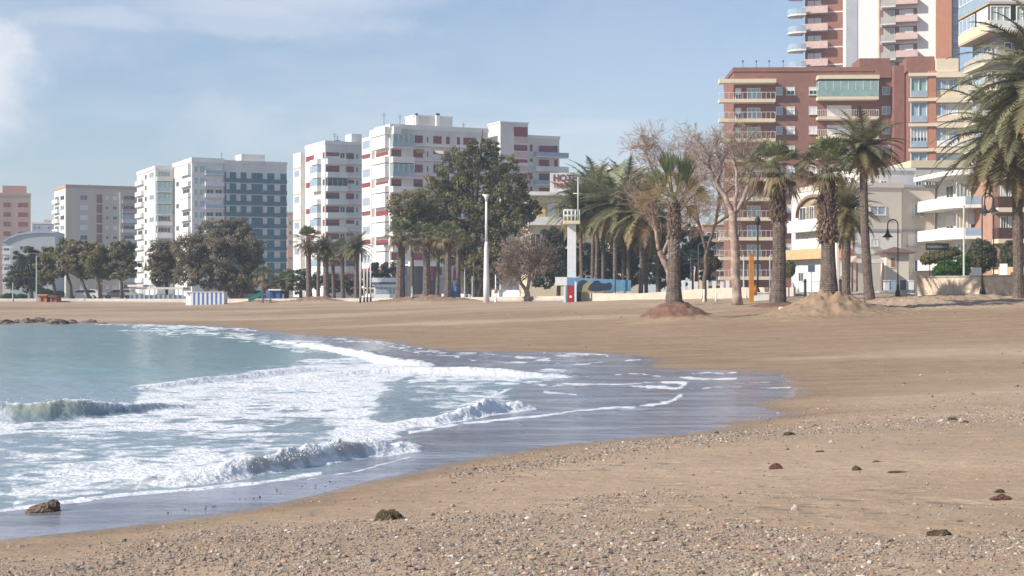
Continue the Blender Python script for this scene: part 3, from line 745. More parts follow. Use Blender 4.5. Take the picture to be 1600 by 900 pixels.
b.vol(.5, 4, 2, bL-2, zt+.3, b.z_at(289, 103), CREAM, 'roof_house')
# 5 white complex, two staggered volumes
b = Bld('apartment_building', 300, 392, 25, 'white stepped apartment block with greenish glazed balconies left of the blue banded hotel', 'building')
def white_vol(px_l, px_c, px_r, Y0off, pyt, s_off):
    pass
aR = b.s_at(349.5); zt = b.z_at(253, 300); bL = b.s_at(270, 'S')
b.vol(0, aR, 0, bL, b.z0, zt, WSHADE, top=WHITE, parapet=.9)
zs = [b.z_at(262+k*17.9, 300) for k in range(11)]
for k, z in enumerate(zs):
    for x0, x1, kd in ((303,309,'green'),(312,320,'blue' if k % 2 else 'green'),(322,334,'glass' if k in (2, 4, 5) else 'blind'),(336,347,'glass' if k in (2, 4) else 'blind')):
        b.win('F', b.s_at(x0), b.s_at(x1), z-1.2, z+.5, kd)
    b.balc('F', b.s_at(320), b.s_at(349), z-1.7 if k else z-1.7, 1.0, .9, WSHADE, rm=WSHADE if k % 3 else GLASSB)
    b.balc('S', bL*.05, bL*.5, z-1.7, .8, 1.0, WHITE, top=BLIND if k % 3 == 0 else None); b.win('S', bL*.1, bL*.45, z-.4, z+.8, 'glass' if k in (2,4,5,8) else 'blind')
    b.win('S', bL*.66, bL*.8, z-.9, z+.4, 'glass' if k % 2 else 'blind')
# left wing, set further along the side
o2 = b.s_at(270, 'S')
off = bL+.3
a0 = -1e9
Yc = b.Cy+b.v[1]*off
def blockwing(b, px_c, px_l, px_r, off, pyt):
    ac = b.s_at(px_c, 'F', off); ar = b.s_at(px_r, 'F', off); z = b.z_at(pyt, px_c, 'F', off)
    # side length so that its far end projects to px_l
    k = (px_l-800)/F; cx = b.Cx+b.u[0]*ac+b.v[0]*off; cy = b.Cy+b.u[1]*ac+b.v[1]*off
    L = (k*cy-cx)/(b.v[0]-k*b.v[1]); return ac, ar, z, L
ac, ar, zt2, L2 = blockwing(b, 243, 214, 271, bL-1.5, 264)
mb = MB(); b.fb(mb, 'F', ac, -.003, -(bL-1.5+L2), -(bL-1.5), b.z0, zt2, WSHADE); mb.build('wall', b.root)
mb = MB(); b.fb(mb, 'F', ac-.15, -.2, -(bL-1.5+L2), -(bL-1.65), zt2+.003, zt2+.9, WHITE); mb.build('roof', b.root)
o_ = bL-1.5
for k in range(11):
    z = b.z_at(272+k*17.6, 243, 'F', o_)
    b.balc('F', ac+.2, b.s_at(268, 'F', o_), z-1.9, 1.1, 1.0, WSHADE if k not in (4,) else GREYB, rm=GLASSB if k in (1,2,3) else WSHADE, off=o_, top=GLASSG if k in (1, 2, 3) else None)
    b.win('F', ac+.6, b.s_at(266, 'F', o_), z-.5, z+.9, 'green' if k < 4 else 'glass', off=o_, mull=3)
    def sw(f0, f1, kd):
        b.win('S', o_+L2*f0, o_+L2*f1, z-.6, z+.7, kd, off=ac)
    sw(.08, .3, 'blind' if k % 2 else 'green'); sw(.45, .55, 'glass'); sw(.68, .92, 'blind' if (k+1) % 3 else 'glass')
    b.balc('S', o_+L2*.62, o_+L2*.98, z-1.8, .7, 1.0, WHITE, off=ac)
antenna(b, 346, 238, 4, zt)
b.vol(b.s_at(326), b.s_at(340), 2, 5, zt+.3, b.z_at(247, 330), WSHADE, 'roof_house')
# 6 blue hotel
b = Bld('hotel_building', 350.5, 395.5, 25, 'hotel block with dark blue balcony bands across a white front', 'building')
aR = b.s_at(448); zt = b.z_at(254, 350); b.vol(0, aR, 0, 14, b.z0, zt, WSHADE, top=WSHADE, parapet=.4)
b.vol(b.s_at(377, off=3), b.s_at(414, off=3), 3, 9, zt+.3, b.z_at(241, 385, off=3), WHITE, 'roof_house')
for k in range(10):
    z1 = b.z_at(268.5+k*17.7, 350); z0 = z1-1.55
    b.balc('F', 0.05, aR-.05, z0-1.05, .55, .82, BLUEB, slab=.15)
    for j, (x0, x1) in enumerate(((350.8,353.5),(359,369),(376,385),(393,410.5),(417.5,428.5),(438,447.5))):
        mb = MB(); b.fb(mb, 'F', b.s_at(x0), b.s_at(x1), .003, .05, z0-.9, z1, BLUEB)
        o = mb.build('window', b.root)
# 6b thin far brown strip
b = Bld('distant_building', 449, 520, 10, 'narrow brown building seen in the gap right of the blue banded hotel', 'building')
b.vol(0, b.s_at(460), 0, 10, b.z0, b.z_at(334, 449), BROWNB, top=BROWNB, parapet=.3); b.flat('F', .1, b.s_at(460), b.z_at(402, 449), b.z_at(390, 449), SALMON, .3, 'awning')
for py in (345, 360, 375): b.win('F', b.s_at(451), b.s_at(456), b.z_at(py+7, 449), b.z_at(py, 449), 'glass')
# 7 red shuttered block A
b = Bld('apartment_building', 508.6, 341, 26, 'narrower white apartment block with dark red shutters, left of its larger twin', 'building')
aR = b.s_at(566); zt = b.z_at(225, 508); bM = b.s_at(477.5, 'S')
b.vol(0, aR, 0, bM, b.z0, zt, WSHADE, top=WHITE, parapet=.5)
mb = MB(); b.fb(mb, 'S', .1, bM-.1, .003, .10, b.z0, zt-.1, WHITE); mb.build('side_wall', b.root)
k_ = (458-800)/F; ox, oy = b.w('S', bM, 1.2, 0)[:2]; L3 = (k_*oy-ox)/(b.v[0]-k_*b.v[1])
z3 = b.z_at(236, 477, 'S', -1.2)
mb = MB(); b.fb(mb, 'S', bM+.003, bM+L3, -8, 1.2, b.z0, z3, WHITE); mb.build('wall', b.root)
b.vol(b.s_at(549, off=4), b.s_at(565, off=4), 4, 8, zt+.3, b.z_at(209, 549, off=4), WHITE, 'roof_house')
for k in range(10):
    z = b.z_at(241.5+k*21.1, 508)
    for x0, x1 in ((506.5+3,530),(541,553)):
        if k == 2 and x0 < 530: continue
        b.flat('F', b.s_at(x0), b.s_at(x1), z-.75, z+.55, REDSH, .05)
    b.win('F', b.s_at(531), b.s_at(539), z-.8, z+.6, 'blind' if k % 2 else 'glass')
    b.balc('F', .1, b.s_at(541), z-2.1, 1.1, .95, WHITE, top=GLASS if k == 2 else None)
    b.flat('F', b.s_at(541)+.2, aR-.1, z-1.95, z-1.6, WHITE, .3, 'floor_band'); b.flat('F', b.s_at(541)+.2, aR-.1, z-2.1, z-1.99, PINK, .32, 'floor_line')
    b.win('F', b.s_at(556), b.s_at(560), z-.7, z+.5, 'glass')
    if k % 2 == 0 or k > 3: b.flat('S', .3, 1.6, z-.8, z+.6, REDSH, .05, off=-.10)
    if k % 2 == 0: b.flat('S', bM*.55, bM*.95, z-.7, z+.5, REDSH, .05, off=-.10)
    b.balc('S', bM*.18, bM*.55, z-2.0, 1.0, 1.0, WHITE, off=-.1, top=GLASSB if k % 3 else None)
    b.win('S', bM+L3*.15, bM+L3*.8, z-1.0, z+.6, 'blue' if k % 2 else 'blind', off=-1.2, mull=3)
    b.flat('S', bM+.2, bM+L3-.1, z-2.1, z-1.7, WSHADE if k % 2 else PINK, .08, 'floor_band', off=-1.2)
for px in (523, 527): antenna(b, px, 208 if px == 523 else 212, 4, zt)
b.vol(b.s_at(533), b.s_at(538), 3, 4.5, zt+.3, b.z_at(217, 533), WOODD, 'chimney')
# 8 red shuttered block B
b = Bld('apartment_building', 610, 313, 25, 'large red shuttered white apartment block with a stair tower, behind the big tree', 'building')
b0 = b
aM = b.s_at(762); zt = b.z_at(201, 610); bS = b.s_at(586, 'S')
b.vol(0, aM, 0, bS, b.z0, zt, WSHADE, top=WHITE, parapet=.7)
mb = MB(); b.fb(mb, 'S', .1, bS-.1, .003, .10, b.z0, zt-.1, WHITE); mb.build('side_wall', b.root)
ox, oy = b.w('S', bS, .8, 0)[:2]; k_ = (565.5-800)/F; L3 = (k_*oy-ox)/(b.v[0]-k_*b.v[1])
mb = MB(); b.fb(mb, 'S', bS+.003, bS+L3, -9, .8, b.z0, b.z_at(211, 586, 'S', -.8), WHITE); mb.build('wall', b.root)
mb = MB(); b.fb(mb, 'F', b.s_at(612), b.s_at(624), .003, 1.2, b.z_at(210, 612), b.z_at(198, 612), WHITE); b.fb(mb, 'S', 0.01, bS, .12, 1.2, b.z_at(210, 612), b.z_at(198, 612), WHITE); mb.build('corner_parapet', b.root)
a0, a1 = b.s_at(647, off=4), b.s_at(707, off=4)
b.vol(a0, a1, 4, 9, zt+.3, b.z_at(182, 660, off=4), WSHADE, 'penthouse', top=WHITE)
for p0, p1, pt in ((650,654,180),(682,688,180)):
    b.vol(b.s_at(p0, off=3.2), b.s_at(p1, off=3.2), 3.2, 3.95, zt+.3, b.z_at(pt, p0, off=3.2), WHITE, 'chimney'); b.vol(b.s_at(p0, off=3.2)+.1, b.s_at(p1, off=3.2)-.1, 3.3, 3.9, b.z_at(pt, p0, off=3.2)+.002, b.z_at(pt-3.2, p0, off=3.2), METD, 'chimney_cap')
for px, pt in ((600,176),(625,179),(724,192)): antenna(b, px, pt, 2.5, zt)
for k in range(10):
    z = b.z_at(217+k*22.9, 648)
    for x0, x1 in ((646,660.5),(677,690),(697,702.5),(714,718.5),(724,744)):
        b.flat('F', b.s_at(x0), b.s_at(x1), z-.8, z+.75, REDSH, .05)
    b.win('F', b.s_at(666.5), b.s_at(669.5), z-.7, z+.6, 'glass', mull=0)
    b.win('F', b.s_at(746), b.s_at(756), z-.7, z+.6, 'blind')
    b.flat('F', b.s_at(645), aM-.1, z-1.45, z-1.2, WHITE, .25, 'floor_band'); b.flat('F', b.s_at(645), aM-.1, z-1.6, z-1.47, PINK, .27, 'floor_line')
    gl = k in (0, 2)
    b.balc('F', .05, b.s_at(644), z-2.1, 1.4, 1.0, WHITE if k % 2 else WSHADE, rm=GLASSB if gl else WHITE, top=GLASSG if gl else None)
    b.flat('F', b.s_at(612), b.s_at(627), z-.85, z+.65, REDSH if not gl else GLASS, .05)
    b.balc('S', bS*.05, bS*.9, z-2.0, .9, 1.0, WHITE, off=-.1, top=BLIND if k % 2 == 0 else None)
    if k % 2: b.flat('S', bS*.1, bS*.9, z-.7, z+.4, REDSH, .05, off=-.1)
    b.win('S', bS+L3*.12, bS+L3*.9, z-1.3, z+.5, 'blue' if k % 2 == 0 else 'blind', off=-.8, mull=4)
    if k % 2: b.flat('S', bS+L3*.1, bS+L3*.95, z-.3, z+.6, REDSH, .1, off=-.8)
# stair tower
o_ = -1.5
a0, a1 = b.s_at(782, off=o_), b.s_at(825, off=o_)
k_ = (762.5-800)/F; ox, oy = b.w('F', a0, -o_, 0)[:2]; Ls = (k_*oy-ox)/(b.v[0]-k_*b.v[1])
zt2 = b.z_at(191.5, 782, off=o_)
b.vol(a0, a1, o_, o_+Ls, b.z0, zt2, WSHADE, 'stair_tower', top=WHITE)
for py0, py1 in ((198,213),(226,235),(248.5,257),(270.5,279),(293,302),(316,325)):
    b.flat('F', b.s_at(803, off=o_), b.s_at(824, off=o_), b.z_at(py1, 803, off=o_), b.z_at(py0, 803, off=o_), REDSH, .06, off=o_)
for py0 in (214, 236.5, 258.5, 280.5, 303.5): b.flat('F', b.s_at(802, off=o_), a1-.05, b.z_at(py0+9, 803, off=o_), b.z_at(py0, 803, off=o_), PINK, .04, 'parapet_panel', off=o_)
a2 = b.s_at(874)
b.vol(a1+.003, a2, 0, 11, b.z0, b.z_at(217, 850), WSHADE, 'wing', top=WHITE, parapet=.4)
for k in range(6):
    z = b.z_at(232+k*21.9, 850)
    b.flat('F', b.s_at(828), b.s_at(832), z-.7, z+.7, REDSH, .05); b.flat('F', b.s_at(842), b.s_at(858 if k else 871), z-.8, z+.6, REDSH, .05)
    b.flat('F', b.s_at(866), b.s_at(871), z-.9, z+.7, REDSH if k else GLASS, .07)
    b.balc('F', b.s_at(834), a2+1.6, z-2.0, 1.3, .9, WSHADE, rm=WSHADE if k % 2 else GLASSB)
# podium and shops below
b.vol(b.s_at(640, off=-6), b.s_at(682, off=-6), -6, -2, b.z0, b.z_at(415, 650, off=-6), GLASS, 'shop_front', top=WHITE)
b.flat('F', b.s_at(638, off=-6), b.s_at(690, off=-6), b.z_at(416, 650, off=-6), b.z_at(409, 650, off=-6), WHITE, 1.0, 'canopy', off=-6)
for px, m in ((667, REDP), (694, WOODD), (708, REDSH)): b.flat('F', b.s_at(px, off=-6), b.s_at(px+9, off=-6), b.z_at(438, 650, off=-6), b.z_at(417, 650, off=-6), m, .3, 'shop_sign', off=-6)

# air conditioners and awnings on the near fronts of the two red shuttered blocks
rr_ = random.Random(5)
for k in range(8):
    for x0 in (671, 705, 720, 749):
        if rr_.random() < .35:
            z = b0.z_at(225+k*22.9, 648); mb = MB(); b0.fb(mb, 'F', b0.s_at(x0), b0.s_at(x0)+.8, .003, .35, z-.9, z-.3, METG); mb.build('air_conditioner', b0.root)
for bb, pxs, yr in ((b0, (615, 648, 678), 217), ):
    for k in range(9):
        for x0 in pxs:
            if rr_.random() < .22:
                z = bb.z_at(yr+k*22.9, 648); mb = MB(); a = bb.s_at(x0); t0, t1 = (.06, 1.0)
                q = [bb.w('F', a, t1, z+.05), bb.w('F', a+1.9, t1, z+.05), bb.w('F', a+1.9, t0, z+.9), bb.w('F', a, t0, z+.9)]
                mb.hexa(q+[(x_, y_, z_+.05) for x_, y_, z_ in q], rr_.choice((mat('green_awning', (.10,.22,.14), .8), CREAM, mat('ochre_awning', (.50,.30,.12), .8)))); mb.build('awning', bb.root)
# 9 building with the rooftop sign
b = Bld('hotel_building', 826, 215, 6, 'cream building with a flat overhanging roof carrying a rooftop sign, behind the date palms', 'building', z0=1.5)
aR = b.s_at(935); zt = b.z_at(306, 826); b.vol(0, aR, 0, 12, b.z0, zt, CREAM)
mb = MB(); b.fb(mb, 'F', -.6, aR-2, -12.3, 1.6, zt+.003, b.z_at(299, 826, off=-1.6), WHITE); mb.build('roof', b.root)
for py in (352, 398): b.balc('F', -1.2, aR-1, b.z_at(py, 826), 1.5, .9, WHITE)
b.flat('F', b.s_at(836), b.s_at(852), b.z_at(345, 830), b.z_at(318, 830), mat('yellow_awning', (.75,.52,.18), .8), .4, 'awning')
for x0, x1 in ((827,833),(855,868),(872,885)): b.win('F', b.s_at(x0), b.s_at(x1), b.z_at(343, 830), b.z_at(314, 830), 'blind' if x0 < 860 else 'glass')
for x0, x1 in ((829,845),(850,866)): b.win('F', b.s_at(x0), b.s_at(x1), b.z_at(390, 830), b.z_at(365, 830), 'glass')
sg = MB(); p0 = b.s_at(860); p1 = b.s_at(905); z0_, z1_ = zt+.2, b.z_at(270, 860)
b.fb(sg, 'F', p0, p1, -.25, 0, z0_, z1_, WHITE); SIGN = sg.build('rooftop_sign', b.root)
def text(body, b, face, a, t, z, size, m, parent, off=0, sx=1):
    cu = bpy.data.curves.new('lettering', 'FONT'); cu.body = body; cu.size = size; cu.extrude = .03; cu.offset = size*.02
    cu.materials.append(m); tmp = bpy.data.objects.new('tmp_text', cu); C.objects.link(tmp); bpy.context.view_layer.update()
    me = bpy.data.meshes.new_from_object(tmp.evaluated_get(bpy.context.evaluated_depsgraph_get())); bpy.data.objects.remove(tmp)
    o = bpy.data.objects.new('lettering', me); C.objects.link(o); o.parent = parent
    w = b.w(face, a, t, z, off); pw = parent_world(parent); o.location = (w[0]-pw[0], w[1]-pw[1], w[2]-pw[2])
    o.rotation_euler = (pi/2, 0, math.atan2(b.u[1], b.u[0])); o.scale = (sx, 1, 1); return o
SGT = mat('sign_brown', (.20,.07,.05), .7, 0)
text('HOTEL', b, 'F', p0+.35, .05, b.z_at(283, 860), 1.35, SGT, SIGN, sx=.92)
text('TRINIMAR', b, 'F', p0+.35, .05, b.z_at(293, 860), .95, mat('sign_red', (.36,.08,.06), .7, 0), SIGN, sx=.85)
# 10
b = Bld('apartment_building', 955, 330, 10, 'pale cream rooftop showing just above the row of date palms', 'building', z0=1.5)
b.vol(0, b.s_at(1003), 0, 12, b.z0, b.z_at(266, 965), CREAM, top=CREAM, parapet=.3); b.vol(b.s_at(975), b.s_at(1000), 2, 8, b.z_at(266, 965)+.3, b.z_at(258, 975), CREAM, 'roof_house')
for py in (275, 297, 319, 341):
    for px in (960, 975, 990): b.win('F', b.s_at(px), b.s_at(px+9), b.z_at(py+9, px), b.z_at(py, px), 'glass')
b = Bld('apartment_building', 1098, 250, 4, 'brown apartment building with cream balcony slabs half hidden by the tall bare tree', 'building', z0=1.8)
b.vol(0, b.s_at(1146), 0, 12, b.z0, b.z_at(352, 1110), BROWNB, top=CREAM)
for py in (378, 400, 424, 446): b.balc('F', 0, b.s_at(1145), b.z_at(py, 1110), 1.2, .9, CREAM, 'bars', METG); b.win('F', b.s_at(1104), b.s_at(1120), b.z_at(py, 1110)+.4, b.z_at(py-15, 1110), 'glass'); b.win('F', b.s_at(1126), b.s_at(1140), b.z_at(py, 1110)+.4, b.z_at(py-15, 1110), 'blind')

# 11 brick building
b = Bld('brick_apartment_building', 1147, 232, -1.5, 'dark red brick apartment building with cream balcony slabs at both ends of its front', 'building', z0=2)
aR = b.s_at(1409); zt = b.z_at(112, 1147); b.vol(0, aR, 0, 14, b.z0, zt, BRICK, top=BRICK, parapet=.35)
aR0 = aR
fl = [125+k*31 for k in range(11)]
for k in range(10):
    z1 = b.z_at(136+k*30.6, 1215); z0 = z1-1.15
    for x0, x1, kd in ((1212.5,1222.5,'blue'),(1229,1242,'glass' if k == 0 else 'blind'),(1264,1277,'glass' if k == 0 else 'blind'),(1378,1391,'blue')):
        b.win('F', b.s_at(x0), b.s_at(x1), z0-.05, z1, kd, sub=True, sill=True)
    zs_ = b.z_at(162+k*30.6, 1147)
    # left balconies wrap the corner
    b.balc('F', b.s_at(1122), b.s_at(1209), zs_, 1.9, 1.0, CREAM, 'bars', METW, slab=.5, n=12)
    b.win('F', b.s_at(1167), b.s_at(1188), zs_+.5, zs_+2.35, 'blue', sub=True, mull=2); b.win('F', b.s_at(1149), b.s_at(1158), zs_+.5, zs_+2.3, 'glass', sub=True)
    zr = b.z_at(158+k*30.6, 1300)
    b.balc('F', b.s_at(1275), b.s_at(1369), zr, 1.9, 1.0, CREAM, 'glass' if k == 0 else 'bars', GLASSG if k == 0 else METW, slab=.45, top=GLASSG if k == 0 else None)
    b.win('F', b.s_at(1292), b.s_at(1330), zr+.45, zr+2.3, 'blind' if k else 'green', sub=True, mull=2)
mb = MB(); b.fb(mb, 'F', b.s_at(1122), b.s_at(1210), .003, 2.0, b.z_at(132, 1147), b.z_at(126, 1147), CREAM); mb.build('canopy', b.root)
mb = MB(); b.fb(mb, 'F', b.s_at(1275), b.s_at(1370), .003, 2.0, b.z_at(126, 1300), b.z_at(120, 1300), CREAM); mb.build('canopy', b.root)
mb = MB(); b.fb(mb, 'F', b.s_at(1368), b.s_at(1391.5), .003, .5, b.z_at(122, 1380), b.z_at(107, 1380), BRICK); b.fb(mb, 'F', b.s_at(1392.5), b.s_at(1409), .003, 1.9, b.z0, b.z_at(105, 1400), BRICK); mb.build('projecting_wall', b.root)
b.vol(b.s_at(1343, off=5), b.s_at(1391, off=5), 5, 11, zt+.3, b.z_at(91, 1343, off=5), BRICK, 'roof_house')
for px in (1161, 1182, 1202, 1224):
    mb = MB(); p = b.w('F', b.s_at(px), -.2, zt+.6); mb.tube([p, (p[0], p[1], p[2]+.9)], .035, METD, 5); mb.box(p[0]-.12, p[0]+.12, p[1]-.1, p[1]+.1, p[2]+.9, p[2]+1.1, METD); mb.build('roof_lamp', b.root)
# 12 red and cream block
b = Bld('apartment_building', 1421, 226, -6, 'red and cream apartment block with white window bays, attached right of the brick building', 'building', z0=2)
aR = b.s_at(1519); b.vol(0, b.s_at(1462), 0, 13, b.z0, b.z_at(110, 1421), BRICK); b.vol(b.s_at(1462)+.003, aR, .0, 13, b.z0, b.z_at(113, 1462), CREAM)
mb = MB(); b.fb(mb, 'F', b.s_at(1418), b.s_at(1462), -5, -1.0, b.z_at(110, 1421)+.003, b.z_at(87, 1421), BRICK); mb.build('roof_parapet', b.root)
mb = MB(); b.fb(mb, 'F', b.s_at(1463), b.s_at(1497), -5, .4, b.z_at(113, 1463)+.003, b.z_at(92, 1463), CREAM); mb.build('roof_parapet', b.root)
b.flat('F', b.s_at(1450), b.s_at(1462), b.z0, b.z_at(111, 1450), BRICKL, .45, 'pilaster')
for k in range(9):
    ys = 115+k*39.2
    mb = MB(); b.fb(mb, 'F', -.2, b.s_at(1462)-.01, .46, .75, b.z_at(ys+5, 1421), b.z_at(ys, 1421), CREAM); b.fb(mb, 'F', b.s_at(1462)+.01, b.s_at(1518), .1, .9, b.z_at(ys+7, 1470), b.z_at(ys-1, 1470), CREAM); mb.build('floor_slab', b.root)
    kd = ['green', 'blue', 'glass', 'blue', 'green', 'blue', 'glass', 'blue', 'green'][k]
    b.win('F', b.s_at(1422.5), b.s_at(1448.5), b.z_at(ys+37, 1421), b.z_at(ys+6, 1421), kd, mull=(1, 1, 4)[k % 3], sub=True, d=.3)
    b.flat('F', b.s_at(1424), b.s_at(1447), b.z_at(ys+36, 1421), b.z_at(ys+27, 1421), GLASSB, .34, 'parapet_panel')
    b.win('F', b.s_at(1464), b.s_at(1479), b.z_at(ys+27, 1470), b.z_at(ys+9, 1470), 'blue', sub=True); b.win('F', b.s_at(1482), b.s_at(1497), b.z_at(ys+27, 1470), b.z_at(ys+9, 1470), 'blind' if k % 2 else 'blue', sub=True)
    if k > 0: b.flat('F', b.s_at(1463), b.s_at(1517), b.z_at(ys+36, 1470), b.z_at(ys+27, 1470), WHITE if k > 1 else CREAM, .6, 'parapet_panel')
# 13 tower
b = Bld('tower_block', 1322, 268, -16, 'tall white and red tower block rising out of the frame behind the brick building', 'building', z0=2)
ZT = b.z_at(-190, 1322)
aW = b.s_at(1462)
b.vol(0, aW, 0, 16, b.z0, ZT, WHITE)
b.vol(aW+.003, b.s_at(1487), -.8, 16, b.z0, ZT, BRICKL, 'red_pier'); b.vol(b.s_at(1487)+.006, b.s_at(1500), .4, 15, b.z0, ZT, GREYB, 'rear_wing')
aB = b.s_at(1258, off=3); b.vol(aB, -.003, 3, 14, b.z0, ZT, BRICK, 'brick_wing')
b.flat('F', b.s_at(1317.5, off=3), b.s_at(1322, off=3)-.01, b.z0, ZT, WHITE, .5, 'white_pier', off=3)
b.flat('F', .02, b.s_at(1340), b.z0, ZT, GREYB, .1, 'shade_strip')  # grey slab painted for the shaded strip of the white front
b.flat('F', b.s_at(1371), b.s_at(1374), b.z0, ZT, CREAM, .2, 'drain_pipe')
for k in range(-6, 5):
    yk = 45+k*27.4
    z = b.z_at(yk+5, 1275, off=3)
    b.balc('F', b.s_at(1254, off=3), b.s_at(1294, off=3), z, 1.5, 1.05, PINK, off=3, slab=.2)
    b.win('F', b.s_at(1261, off=3), b.s_at(1284, off=3), z+.25, z+2.55, 'blind', off=3, frame=BRICK)
    # rounded corner balcony with pale glass
    mb = MB(); cx, cy, _ = b.w('F', b.s_at(1256, off=3), 0, 0, 3); zz = b.z_at(yk+10, 1240, off=3)
    arc = [(cx+2.9*cos(t), cy+2.2*sin(t)) for t in np.linspace(pi*.72, pi*1.5, 9)]
    mb.prism([(cx, cy+1.4)]+arc+[(cx, cy)], zz, zz+.3, WSHADE)
    for (x0, y0), (x1, y1) in zip(arc[:-1], arc[1:]):
        mb.hexa([(x0, y0, zz+.3), (x1, y1, zz+.3), (x1*.98+cx*.02, y1*.98+cy*.02, zz+.3), (x0*.98+cx*.02, y0*.98+cy*.02, zz+.3), (x0, y0, zz+1.3), (x1, y1, zz+1.3), (x1*.98+cx*.02, y1*.98+cy*.02, zz+1.3), (x0*.98+cx*.02, y0*.98+cy*.02, zz+1.3)], GLASSB)
    mb.build('corner_balcony', b.root)
    b.flat('F', b.s_at(1295, off=3), b.s_at(1317, off=3), b.z_at(yk+2, 1300, off=3), b.z_at(yk, 1300, off=3), WSHADE, .06, 'floor_line', off=3)
    z = b.z_at(yk+20, 1400)
    b.balc('F', b.s_at(1377), b.s_at(1400), z-.3, 1.5, 1.1, WSHADE, rm=mat('frosted_balcony_glass', (.45,.43,.38), .3), slab=.2); b.balc('F', b.s_at(1400)+.02, b.s_at(1434), z+.1, 1.6, .95, PINK, slab=.2)
    b.flat('F', b.s_at(1376), b.s_at(1433), z+.1, z+2.6, BRICK, .04, 'recess_wall'); b.win('F', b.s_at(1381), b.s_at(1398), z+.3, z+2.4, mat('frosted_balcony_glass', (.45,.43,.38), .3), off=-.05); b.win('F', b.s_at(1405), b.s_at(1427), z+.3, z+2.45, 'blind', off=-.05)
    b.win('F', b.s_at(1489.5), b.s_at(1498), b.z_at(yk+20, 1490), b.z_at(yk+4, 1490), 'blue', off=.4)
# 14 right cream block
b = Bld('apartment_building', 1545, 161, 2, 'cream apartment block with frosted balcony glazing at the upper right edge', 'building', z0=2.5)
bL = b.s_at(1497.5, 'S'); aR = b.s_at(1665); ZT = b.z_at(-120, 1545)
CRM2 = mat('tan_render', (.55,.42,.29), .85, .06)
b.vol(1.6, aR, 1.6, bL, b.z0, ZT, mat('taupe_render', (.36,.31,.26), .9, .1))
for k in range(-3, 6):
    zz = b.z_at(50+k*44.6, 1545)
    if k < 1:
        mb = MB(); b.fb(mb, 'F', 0, aR, -bL+.0, 0, zz-.02, zz+.18, CRM2); mb.build('floor_slab', b.root)
        mb = MB(); b.fb(mb, 'F', 0, aR, -.1, .02, zz+.185, zz+1.25, WSHADE); b.fb(mb, 'S', .12, bL, -.1, .02, zz+.185, zz+1.2, CREAM if k == 0 else GLASSB); mb.build('parapet', b.root)
        b.win('F', .15, b.s_at(1579), zz+.5, zz+2.75, mat('frosted_glass', (.50,.56,.50), .3), off=.1, mull=2, d=.14)
        b.win('F', b.s_at(1588), b.s_at(1640), zz+.5, zz+2.75, mat('frosted_glass', (.50,.56,.50), .3), off=.1, mull=4, d=.14)
        b.win('S', .3, bL*.38, zz+1.25, zz+2.7, 'blind', off=.05, mull=1); b.win('S', bL*.45, bL*.98, zz+1.25, zz+2.7, GLASSB, off=.05, mull=3)
    else:
        mb = MB(); b.fb(mb, 'S', .9, bL, -1.59, -.6, zz+.0, zz+.2, CREAM); b.fb(mb, 'S', .9, bL, -.75, -.62, zz+.202, zz+1.2, mat('beige_parapet', (.50,.45,.37), .8))
        b.fb(mb, 'F', 1.0, aR, -1.59, -.7, zz, zz+.2, CREAM); b.fb(mb, 'F', 1.0, aR, -.85, -.72, zz+.202, zz+1.15, mat('beige_parapet', (.50,.45,.37), .8)); mb.build('balcony', b.root)
        b.win('S', bL*.25, bL*.5, zz+.3, zz+2.4, 'glass', off=1.6); b.win('S', bL*.6, bL*.9, zz+.3, zz+2.4, 'blue', off=1.6)
        b.win('F', 2.2, 3.8, zz+.8, zz+2.2, 'glass', off=1.6); b.win('F', 4.5, 6.5, zz+.8, zz+2.2, 'blind', off=1.6)
# 15 villa
b = Bld('villa', 1310, 150, 13, 'white three storey villa with an arched left front, behind the thick shaggy palm', 'building', z0=2.3)
bL = b.s_at(1238, 'S'); aR = b.s_at(1409); zt = b.z_at(292, 1310)
VG = mat('villa_render_shaded', (.70,.62,.52), .85, .05, .3)  # shade of the villa front put into the colour; house and pavilion reuse it
b.vol(0, aR, 0, bL, b.z0, zt, VG, top=VG, parapet=.2)
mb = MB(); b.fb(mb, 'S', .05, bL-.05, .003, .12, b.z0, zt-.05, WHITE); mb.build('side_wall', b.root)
f0 = b.s_at(1300, 'S'); f1 = b.s_at(1249, 'S'); zc = b.z_at(338, 1275, 'S'); ra = (f1-f0)/2; mid = (f0+f1)/2; hh = b.z_at(308, 1275, 'S')-zc
mb = MB(); seg = [(mid-ra*cos(t), zc+hh*sin(t)) for t in np.linspace(0, pi, 15)]
vs = [b.w('S', a, .13, z) for a, z in seg]+[b.w('S', seg[0][0], .13, zc-1.0), b.w('S', seg[-1][0], .13, zc-1.0)]
n = len(seg); mb.add(vs, [tuple([n+1]+list(range(n))[::-1]+[n])], CRM2); mb.add(vs, [tuple([n]+list(range(n))+[n+1])], CRM2)
mb.build('arch_recess', b.root)
mb = MB()
for (a, z), (c, z2) in zip(seg[:-1], seg[1:]):
    mb.hexa([b.w('S', a, .12, z), b.w('S', c, .12, z2), b.w('S', c, .45, z2), b.w('S', a, .45, z), b.w('S', a, .12, z+.3), b.w('S', c, .12, z2+.3), b.w('S', c, .45, z2+.3), b.w('S', a, .45, z+.3)], mat('arch_brown', (.33,.22,.14), .8))
mb.build('arch', b.root)
for x0, x1, t_ in ((1296,1282,.0),(1274,1267,.0),(1262,1252,.0)):
    b.win('S', b.s_at(x0, 'S'), b.s_at(x1, 'S'), zc-.9, zc+hh*.55, 'glass', off=-.13, frame=WHITE)
b.balc('S', f0-.5, f1+.5, b.z_at(362, 1275, 'S'), 1.0, 1.0, WHITE, off=-.12)
